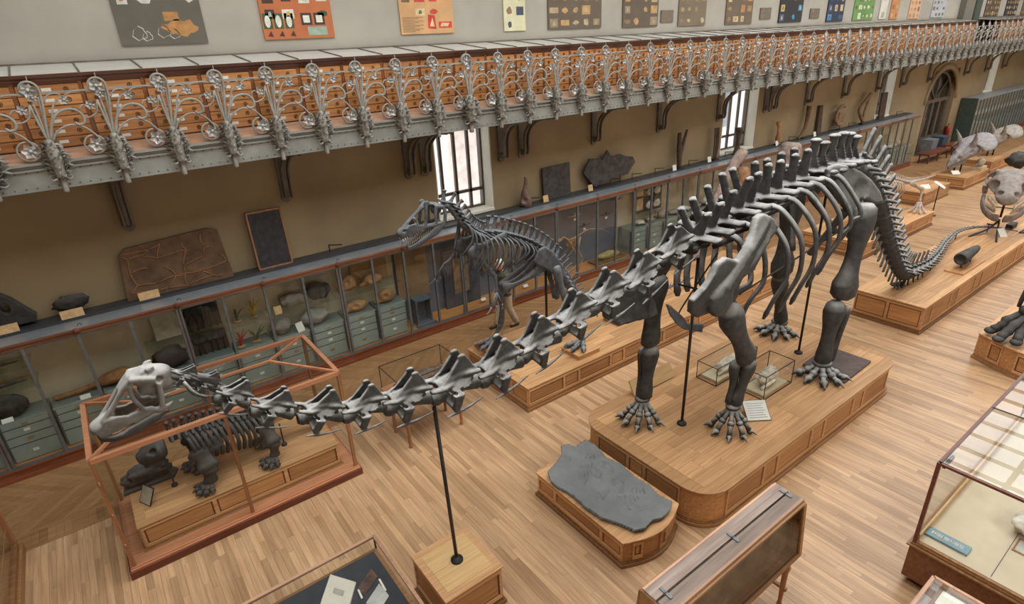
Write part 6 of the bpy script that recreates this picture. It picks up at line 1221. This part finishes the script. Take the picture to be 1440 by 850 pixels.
p1 = onz(1328, 378, .64); t = thing('tail_bone_display', 'short dark cylindrical bone on two pins over a wooden board', 'bone', (16.8, 4.2, .64), .0); MB().box(-.72, .72, -.2, .2, 0, .035).build('board', OAKP, t, None, .004); m = MB(); m.tube([(-.5, 0, .3), (-.44, 0, .3), (0, 0, .32), (.4, 0, .33), (.6, 0, .34)], [.14, .16, .13, .1, .07], 12); o = orgput('bone', m, DARKC, t, .02, 1, MB().ell((-.52, 0, .3), (.09, .11, .11), 12, 8)); MB().tube([(-.3, 0, .03), (-.3, 0, .2)], .015, 6).tube([(.3, 0, .03), (.3, 0, .26)], .015, 6).build('pin', BLACK, t)

# ================================================================== three-toed leg at right
G = Skel('three_toed_leg', 'massive dark three-toed dinosaur hind leg standing on the bow-ended plinth', (13.7, 2.3, .55), DARKC)
an = V((13.75, 2.22, 1.0))
for k, (px, py) in enumerate(((1391, 470), (1402, 482), (1427, 487))):
    tip = onz(px, py, .57)+V((0, 0, .02)); d = (an-tip); m = MB(); P = [an+V((0, (1-k)*.1, -.02)), an.lerp(tip, .45)+V((0, (1-k)*.06, .06)), an.lerp(tip, .7)+V((0, 0, .05)), tip+V((0, 0, .06))]; m.tube(curve(P, 12), [.09, .08, .075, .07, .085, .1, .085, .08, .095, .08, .08, .085, .05], 10); m.ell(tip+V((0, 0, .06)), (.12, .1, .06), 10, 8); G.mesh('toe', m)
G.mesh('ankle', MB().ell(an+V((0, 0, .06)), (.2, .2, .12), 12, 8)); G.limb('shin_bone', an+V((0, 0, .12)), (13.9, 2.1, 2.15), .17, .2, (-.03, 0, 0)); G.limb('calf_bone', an+V((-.05, .2, .12)), (13.8, 2.35, 2.15), .06, .07); G.limb('thigh_bone', (13.95, 2.12, 2.25), (14.5, 2.0, 3.35), .22, .22, (-.05, 0, 0)); G.rod((14.1, 2.2, .55), (14.1, 2.15, 3.0), .025, .07)
an = V((15.2, 1.1, 1.0))
for k in range(3): tip = an+V((-.55, (1-k)*.3-.1, -.42)); G.mesh('toe', MB().tube(curve([an, an.lerp(tip, .5)+V((0, 0, .05)), tip+V((0, 0, .04))], 10), [.09, .08, .075, .085, .1, .085, .08, .095, .08, .08, .05], 10))
G.limb('shin_bone', an+V((0, 0, .06)), (15.1, 1.1, 2.15), .17, .2); G.limb('thigh_bone', (15.1, 1.12, 2.25), (14.9, 1.3, 3.35), .22, .22)

# ================================================================== big skull on a tripod
TRX, TRY = 20.4, 4.62
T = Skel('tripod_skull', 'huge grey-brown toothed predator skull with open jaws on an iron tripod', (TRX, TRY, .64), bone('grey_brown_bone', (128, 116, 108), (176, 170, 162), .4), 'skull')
fw = V((-.97, -.25, 0)).normalized(); sd = V((fw.y, -fw.x, 0)); tz = 1.72
def tq(f, s_, z): return V((TRX, TRY, tz+z))+fw*f+sd*s_
m = MB(); m.loft([[tq(f, w*cos(2*pi*k/16), zc+h*sin(2*pi*k/16)) for k in range(16)] for f, w, zc, h in ((-.5, .2, .42, .14), (-.42, .52, .36, .26), (-.2, .60, .32, .34), (.05, .48, .26, .34), (.35, .32, .16, .28), (.62, .27, .06, .22), (.8, .22, .0, .16), (.86, .1, -.02, .08))]); c = MB(); R = Matrix((fw, sd, V((0, 0, 1)))).transposed()
for q in (-1, 1):
    for f, s_, z, a, b, cc in ((-.12, .46, .40, .15, .24, .19), (.25, .36, .22, .2, .22, .17), (.68, .2, .12, .1, .14, .09), (-.42, .46, .26, .13, .24, .2)): c.ell(tq(f, q*s_, z), (a, b, cc), 12, 8, R)
    m.ell(tq(-.05, q*.34, .58), (.12, .08, .07), 10, 6, R); m.tube([tq(-.4, q*.52, .2), tq(-.4, q*.5, -.15)], [.09, .07], 8)
T.org('skull', m, .03, 2, c); m = MB()
for q in (-1, 1): m.tube(curve([tq(-.42, q*.5, -.18), tq(-.1, q*.48, -.36), tq(.25, q*.36, -.5), tq(.5, q*.2, -.56), tq(.58, q*.05, -.56)], 14), [(.05, .08)]+[(.05, .15)]*6+[(.05, .12)]*8, 9)
T.org('jaw', m, .03, 2); m = MB()
for i in range(12):
    for q in (-1, 1): u = i/11; m.tube([tq(.78-.6*u, q*(.2+.2*u), -.12+.06*u), tq(.78-.6*u, q*(.2+.19*u), -.27+.08*u)], [.035, .004], 6); m.tube([tq(.5-.5*u, q*(.18+.26*u), -.44+.06*u), tq(.5-.5*u, q*(.18+.26*u), -.32+.06*u)], [.03, .004], 6)
tag(T.mesh('teeth', m, PALEB), None, kind='stuff'); m = MB(); m.tube([(TRX, TRY, 1.05), (TRX, TRY, 2.0)], .03, 8); feet = [onz(1362, 333, .645), onz(1401, 341, .645), V((21.0, 5.0, .645))]
for f in feet: m.tube(curve([(TRX, TRY, .98), V((TRX, TRY, .82)).lerp(f, .35), f], 10), .024, 7)
T.mesh('tripod', m, BLACK); T.mesh('tie_bar', MB().bar(tq(.2, -.35, -.35), tq(.2, .35, -.35), .02), BLACK)
p = onz(1412, 333, .65); card(p.x, p.y, .64, 'white card on the tail plinth beside the iron tripod', .22, .26, WHITEL, .7, -.5)
tag(MB().box(-.22, .22, -.08, .08, 0, .14).box(-.2, .2, -.085, -.08, .02, .12).build('black_box', BLACK, None, (21.0, 4.45, .64), .01), 'small black box on the tail plinth behind the tripod', 'box')
tag(MB().tube(curve([(20.4, 3.98, .66), (20.8, 3.95, .66), (20.6, 4.15, .66), (21.2, 4.05, .7), (21.8, 4.1, .66)], 20), .018, 6).build('twisted_branch', BLACK), 'thin twisted dark bone strand lying on the tail plinth', 'bone')

# ================================================================== horned skulls
def horned(name, label, px, py, Y, z0, s, mat, yaw=.25):
    b = ony(px, py, Y); k = Skel(name, label, (b.x, Y, z0), mat, 'skull'); f = V((-cos(yaw), -sin(yaw), 0)); sd_ = V((f.y, -f.x, 0)); zc = b.z
    def q_(a, l, z): return V((b.x, Y, zc))+f*a*s+sd_*l*s+V((0, 0, z*s))
    m = MB(); m.loft([[q_(a, w*cos(2*pi*j/14), z+h*sin(2*pi*j/14)) for j in range(14)] for a, w, z, h in ((-.3, .42, .1, .3), (0, .38, .05, .34), (.35, .26, -.1, .28), (.65, .16, -.25, .22), (.85, .08, -.36, .16), (.92, .03, -.46, .08))])
    for sx in (-1, 1): m.tube(curve([q_(.0, sx*.24, .3), q_(.1, sx*.32, .6), q_(.32, sx*.42, .98)], 8), [.13*s, .12*s, .1*s, .09*s, .075*s, .06*s, .045*s, .03*s, .015*s], 9)
    m.tube([q_(.55, 0, .0), q_(.62, 0, .22)], [.08*s, .02*s], 8); c = MB()
    for sx in (-1, 1): c.ell(q_(.12, sx*.36, .06), .1*s, 10, 8); c.ell(q_(.55, sx*.2, -.16), .11*s, 10, 8)
    k.org('skull', m, .035*s, 2, c); fr = MB(); ring = []
    for i in range(5):
        u = i/4; ring.append([q_(-.1-.95*u*(.6+.4*abs(cos(pi*j/14-.0))*0+.4), (.3+.48*sin(pi*(.25+.6*u)))*cos(pi*j/14), .08+.16*u+(.32+.2*u)*sin(pi*j/14)*.9) for j in range(15)])
    vs = [p for rr in ring for p in rr]; fs = [(i*15+j, i*15+j+1, (i+1)*15+j+1, (i+1)*15+j) for i in range(4) for j in range(14)]; fr.add(vs, fs, True)
    o = k.mesh('frill', fr); so = o.modifiers.new('thick', 'SOLIDIFY'); so.thickness = .06*s; ss = o.modifiers.new('sub', 'SUBSURF'); ss.levels = ss.render_levels = 1
    j = MB(); j.tube([q_(-.1, 0, -.32), q_(.4, 0, -.48), q_(.8, 0, -.56)], [.12*s, .09*s, .05*s], 8); k.mesh('jaw', j)
    for a in (.0, .4): k.mesh('stand', MB().tube([q_(a, 0, -.2), V((q_(a, 0, 0).x, q_(a, 0, 0).y, z0))], .03, 7), BLACK)
    return k
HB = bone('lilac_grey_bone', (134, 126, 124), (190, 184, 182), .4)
horned('three_horned_skull', 'large pale grey three-horned skull with a broad frill and two long brow horns', 1357, 214, 8.3, .48, 1.0, HB, -.25)
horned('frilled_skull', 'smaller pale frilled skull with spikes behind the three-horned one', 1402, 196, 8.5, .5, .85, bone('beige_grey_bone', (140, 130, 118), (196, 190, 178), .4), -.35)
t = thing('skull_block', 'small pale toothed skull on a low cream base beside the horned skull', 'skull', (29.9, 7.95, .48)); MB().box(-.3, .3, -.18, .18, 0, .12).build('base', plain('cream_base', (206, 190, 158), .7), t); me = rockmesh((.4, .28, .32), 71, 3, .4, 2); me.materials.append(PALEB); put('skull', me, t, (0, 0, .12))
me = rockmesh((.9, .7, .62), 72, 3, .35, 1.8); me.materials.append(DARKC); p = ony(1437, 204, 7.0); tag(put('dark_skull', me, None, (p.x, 7.0, .5)), 'rounded dark fossil skull on the far plinth', 'skull')

# ================================================================== pale skeleton on the plinth behind the tail
W = Skel('pale_quadruped_skeleton', 'slender pale skeleton with a long thin tail and clawed foot', (21.0, 7.5, .48), bone('ivory_bone', (186, 168, 154), None))
sp = curve([(18.3, 7.5, 1.75), (18.9, 7.5, 1.78), (19.7, 7.5, 1.80), (20.5, 7.5, 1.62), (21.3, 7.45, 1.42), (22.2, 7.5, 1.32), (23.2, 7.55, 1.24), (24.1, 7.6, 1.20)], 80)
WV = unit(dorsal(False), W.mat, .06, 1, .5); spine_place(W, WV, 'back_vertebra', sp, [.14]*44, lambda u, l: (l*2.7, .36*(1.05-u), .3*(1.02-.9*u)+.02))
for i in range(10):
    p = sp[6+i*3]
    for q in (-1, 1): W.mesh('rib', MB().tube(curve([p, p+V((.05, q*.26, -.05)), p+V((.1, q*.3, -.3)), p+V((.05, q*.15, -.6))], 8), .022, 6))
for q in (-1, 1):
    kn = V((21.85, 7.45+q*.3, 1.18)) if q < 0 else V((21.2, 7.9, 1.05)); an = V((21.75, 7.45+q*.34, .8)) if q < 0 else V((21.4, 7.95, .75)); W.limb('thigh_bone', (21.1, 7.45+q*.2, 1.5), kn, .1, .09); W.limb('shin_bone', kn, an, .08, .06); W.foot(an, .485, (-.9, -.3), .5, 4, 1.2, .4, 4, .7); W.limb('arm_bone', (19.0, 7.5+q*.3, 1.5), (19.1, 7.5+q*.34, 1.0), .08, .07); W.limb('forearm_bone', (19.1, 7.5+q*.34, 1.0), (18.95, 7.5+q*.34, .52), .06, .06)
W.mesh('skull', MB().tube([(18.35, 7.5, 1.78), (18.1, 7.5, 1.8), (17.7, 7.5, 1.68)], [.12, .15, .06], 10)); W.rod((20.6, 7.5, .48), (20.6, 7.5, 1.6)); W.rod((18.9, 7.5, .48), (18.9, 7.5, 1.75))
p = onz(1301, 291, .0); t = thing('post_sign', 'white card on a thin iron post between the plinths', 'sign', (23.3, 7.15, 0)); MB().tube([(0, 0, 0), (0, 0, 1.05)], .018, 6).lathe([(.12, 0), (.12, .02), (.03, .03)], 12).build('post', BLACK, t); MB().plate([(-.1, -.2, .98), (.1, -.16, 1.0), (.16, .18, 1.16), (-.06, .18, 1.16)], (-.3, -.5, .8), .015).build('card', WHITEL, t)
# giant upright limb bones behind
for (nm, lb, pts, rad) in (('leaning_limb_bone', 'giant pinkish limb bone leaning with a hooked upper end', [(13.7, 9.9, .12), (14.2, 9.9, 1.0), (14.75, 9.9, 1.9), (15.2, 9.9, 2.5), (15.62, 9.9, 2.86), (15.85, 9.9, 2.84)], (.3, .24, .19, .17, .16, .17, .19, .2, .17, .15)),
                           ('short_limb_bone', 'brown-headed limb bone standing upright beside the leaning one', [(16.1, 10.0, .12), (16.05, 10.0, 1.0), (16.0, 10.0, 1.9), (15.95, 10.0, 2.44)], (.24, .2, .17, .16, .17, .2, .24, .27, .26, .18)),
                           ('broad_limb_bone', 'broad pale giant limb bone standing upright beyond the other two', [(18.3, 9.95, .12), (18.35, 9.95, 1.2), (18.4, 9.95, 2.2), (18.5, 9.95, 2.85)], (.34, .28, .22, .2, .22, .3, .38, .44, .42, .3))):
    t = thing(nm, lb, 'bone', (pts[0][0], pts[0][1], 0)); q = [V(p)-V((pts[0][0], pts[0][1], 0)) for p in pts]; m = MB(); cv = curve(q, 18); m.tube(cv, [(rad[min(9, int(i*10/19))], rad[min(9, int(i*10/19))]*.7) for i in range(19)], 12, True, (0, 1, 0)); orgput('bone', m, PINKB if 'brown' not in lb else bone('brown_pink_bone', (158, 118, 84), None), t, .04, 2)
    MB().box(-.5, .5, -.4, .4, 0, .14).build('base', OAKD, t, None, .01); MB().tube([(q[0].x+.45, .3, .1), (q[2].x+.1, .12, q[2].z)], .02, 6).build('prop_rod', BLACK, t)

# ================================================================== visitor behind the predator skeleton
px, py = 7.15, 10.2
B = Skel('person', 'white-haired person in an olive jacket and khaki trousers walking, head bowed', (px, py, 0), plain('skin_tone', (200, 150, 122), .6, 0, .06, 8), 'person')
def bp(x, y, z): return (px+x, py+y, z)
m = MB(); m.tube([bp(0, 0, .92), bp(0, 0, 1.1), bp(-.02, 0, 1.32), bp(-.04, 0, 1.42)], [(.16, .11), (.14, .1), (.19, .12), (.14, .08)], 14, True, (1, 0, 0)); m.tube([bp(-.04, 0, 1.4), bp(-.08, 0, 1.52)], .055, 10); m.ell(bp(-.12, 0, 1.6), (.105, .075, .125), 14, 10, Matrix.Rotation(.35, 3, 'Y')); m.tube([bp(-.21, 0, 1.585), bp(-.24, 0, 1.555)], [.012, .018], 6)
for q in (-1, 1): m.ell(bp(-.1, q*.076, 1.585), (.022, .012, .03), 8, 6); m.ell(bp(-.2, q*.03, 1.60), (.014, .014, .01), 8, 6)
legs = {1: ((0, .09, .92), (-.12, .1, .5), (-.2, .11, .08)), -1: ((0, -.09, .92), (.04, -.1, .5), (.22, -.12, .1))}
for q in (-1, 1):
    a, k, f = legs[q]; m.tube([bp(*a), bp(*k), bp(*f)], [.085, .058, .042], 10); m.tube([bp(*f), bp(f[0]-.16, f[1], .04)], [.045, .035], 8)
    e = (.06*q+.02, q*.25, 1.13); h = (-.14+.06*q, q*.2, .98); m.tube([bp(-.04, q*.16, 1.38), bp(*e), bp(*h)], [.055, .042, .03], 9); hd = V((-.05, 0, -.05)); m.ell(bp(h[0]-.03, h[1], h[2]-.03), (.045, .02, .04), 9, 6)
    for i in range(5): m.tube([bp(h[0]-.05, h[1]+.0, h[2]-.02-.012*i), bp(h[0]-.09+.01*abs(i-2), h[1]-q*.01, h[2]-.05-.014*i), bp(h[0]-.1+.012*abs(i-2), h[1]-q*.03, h[2]-.075-.014*i)], [.009, .0085, .007], 6)
B.org('body', m, .0125, 1)
m = MB(); m.tube([bp(0, 0, .84), bp(0, 0, 1.0), bp(-.01, 0, 1.15), bp(-.03, 0, 1.36), bp(-.05, 0, 1.44)], [(.2, .15), (.19, .14), (.19, .14), (.22, .15), (.12, .09)], 16, True, (1, 0, 0))
for q in (-1, 1): m.tube([bp(-.04, q*.17, 1.38), bp(.06*q+.02, q*.255, 1.13), bp(-.11+.06*q, q*.21, 1.0)], [.075, .062, .048], 10)
B.org('jacket', m, .016, 2, None, plain('olive_jacket', (74, 74, 60), .85, 0, .1, 9)); m = MB()
for q in (-1, 1): a, k, f = legs[q]; m.tube([bp(a[0], a[1]*.9, .95), bp(*k), bp(f[0], f[1], .09)], [.115, .085, .075], 10)
m.tube([bp(0, 0, .86), bp(0, 0, 1.0)], [(.17, .12), (.17, .12)], 12, True, (1, 0, 0)); B.org('trousers', m, .016, 2, None, plain('khaki_trousers', (172, 154, 124), .85, 0, .08, 9))
for q in (-1, 1): f = legs[q][2]; B.mesh('shoe', MB().tube([bp(f[0]+.05, f[1], .05), bp(f[0]-.05, f[1], .055), bp(f[0]-.19, f[1], .035)], [(.045, .05), (.05, .055), (.035, .03)], 10), plain('brown_shoe', (80, 60, 44), .5))
B.org('hair', MB().ell(bp(-.095, 0, 1.635), (.105, .088, .105), 12, 8), .014, 1, MB().ell(bp(-.21, 0, 1.57), (.12, .12, .1), 10, 8), plain('white_hair', (214, 208, 200), .8, 0, .08, 20))
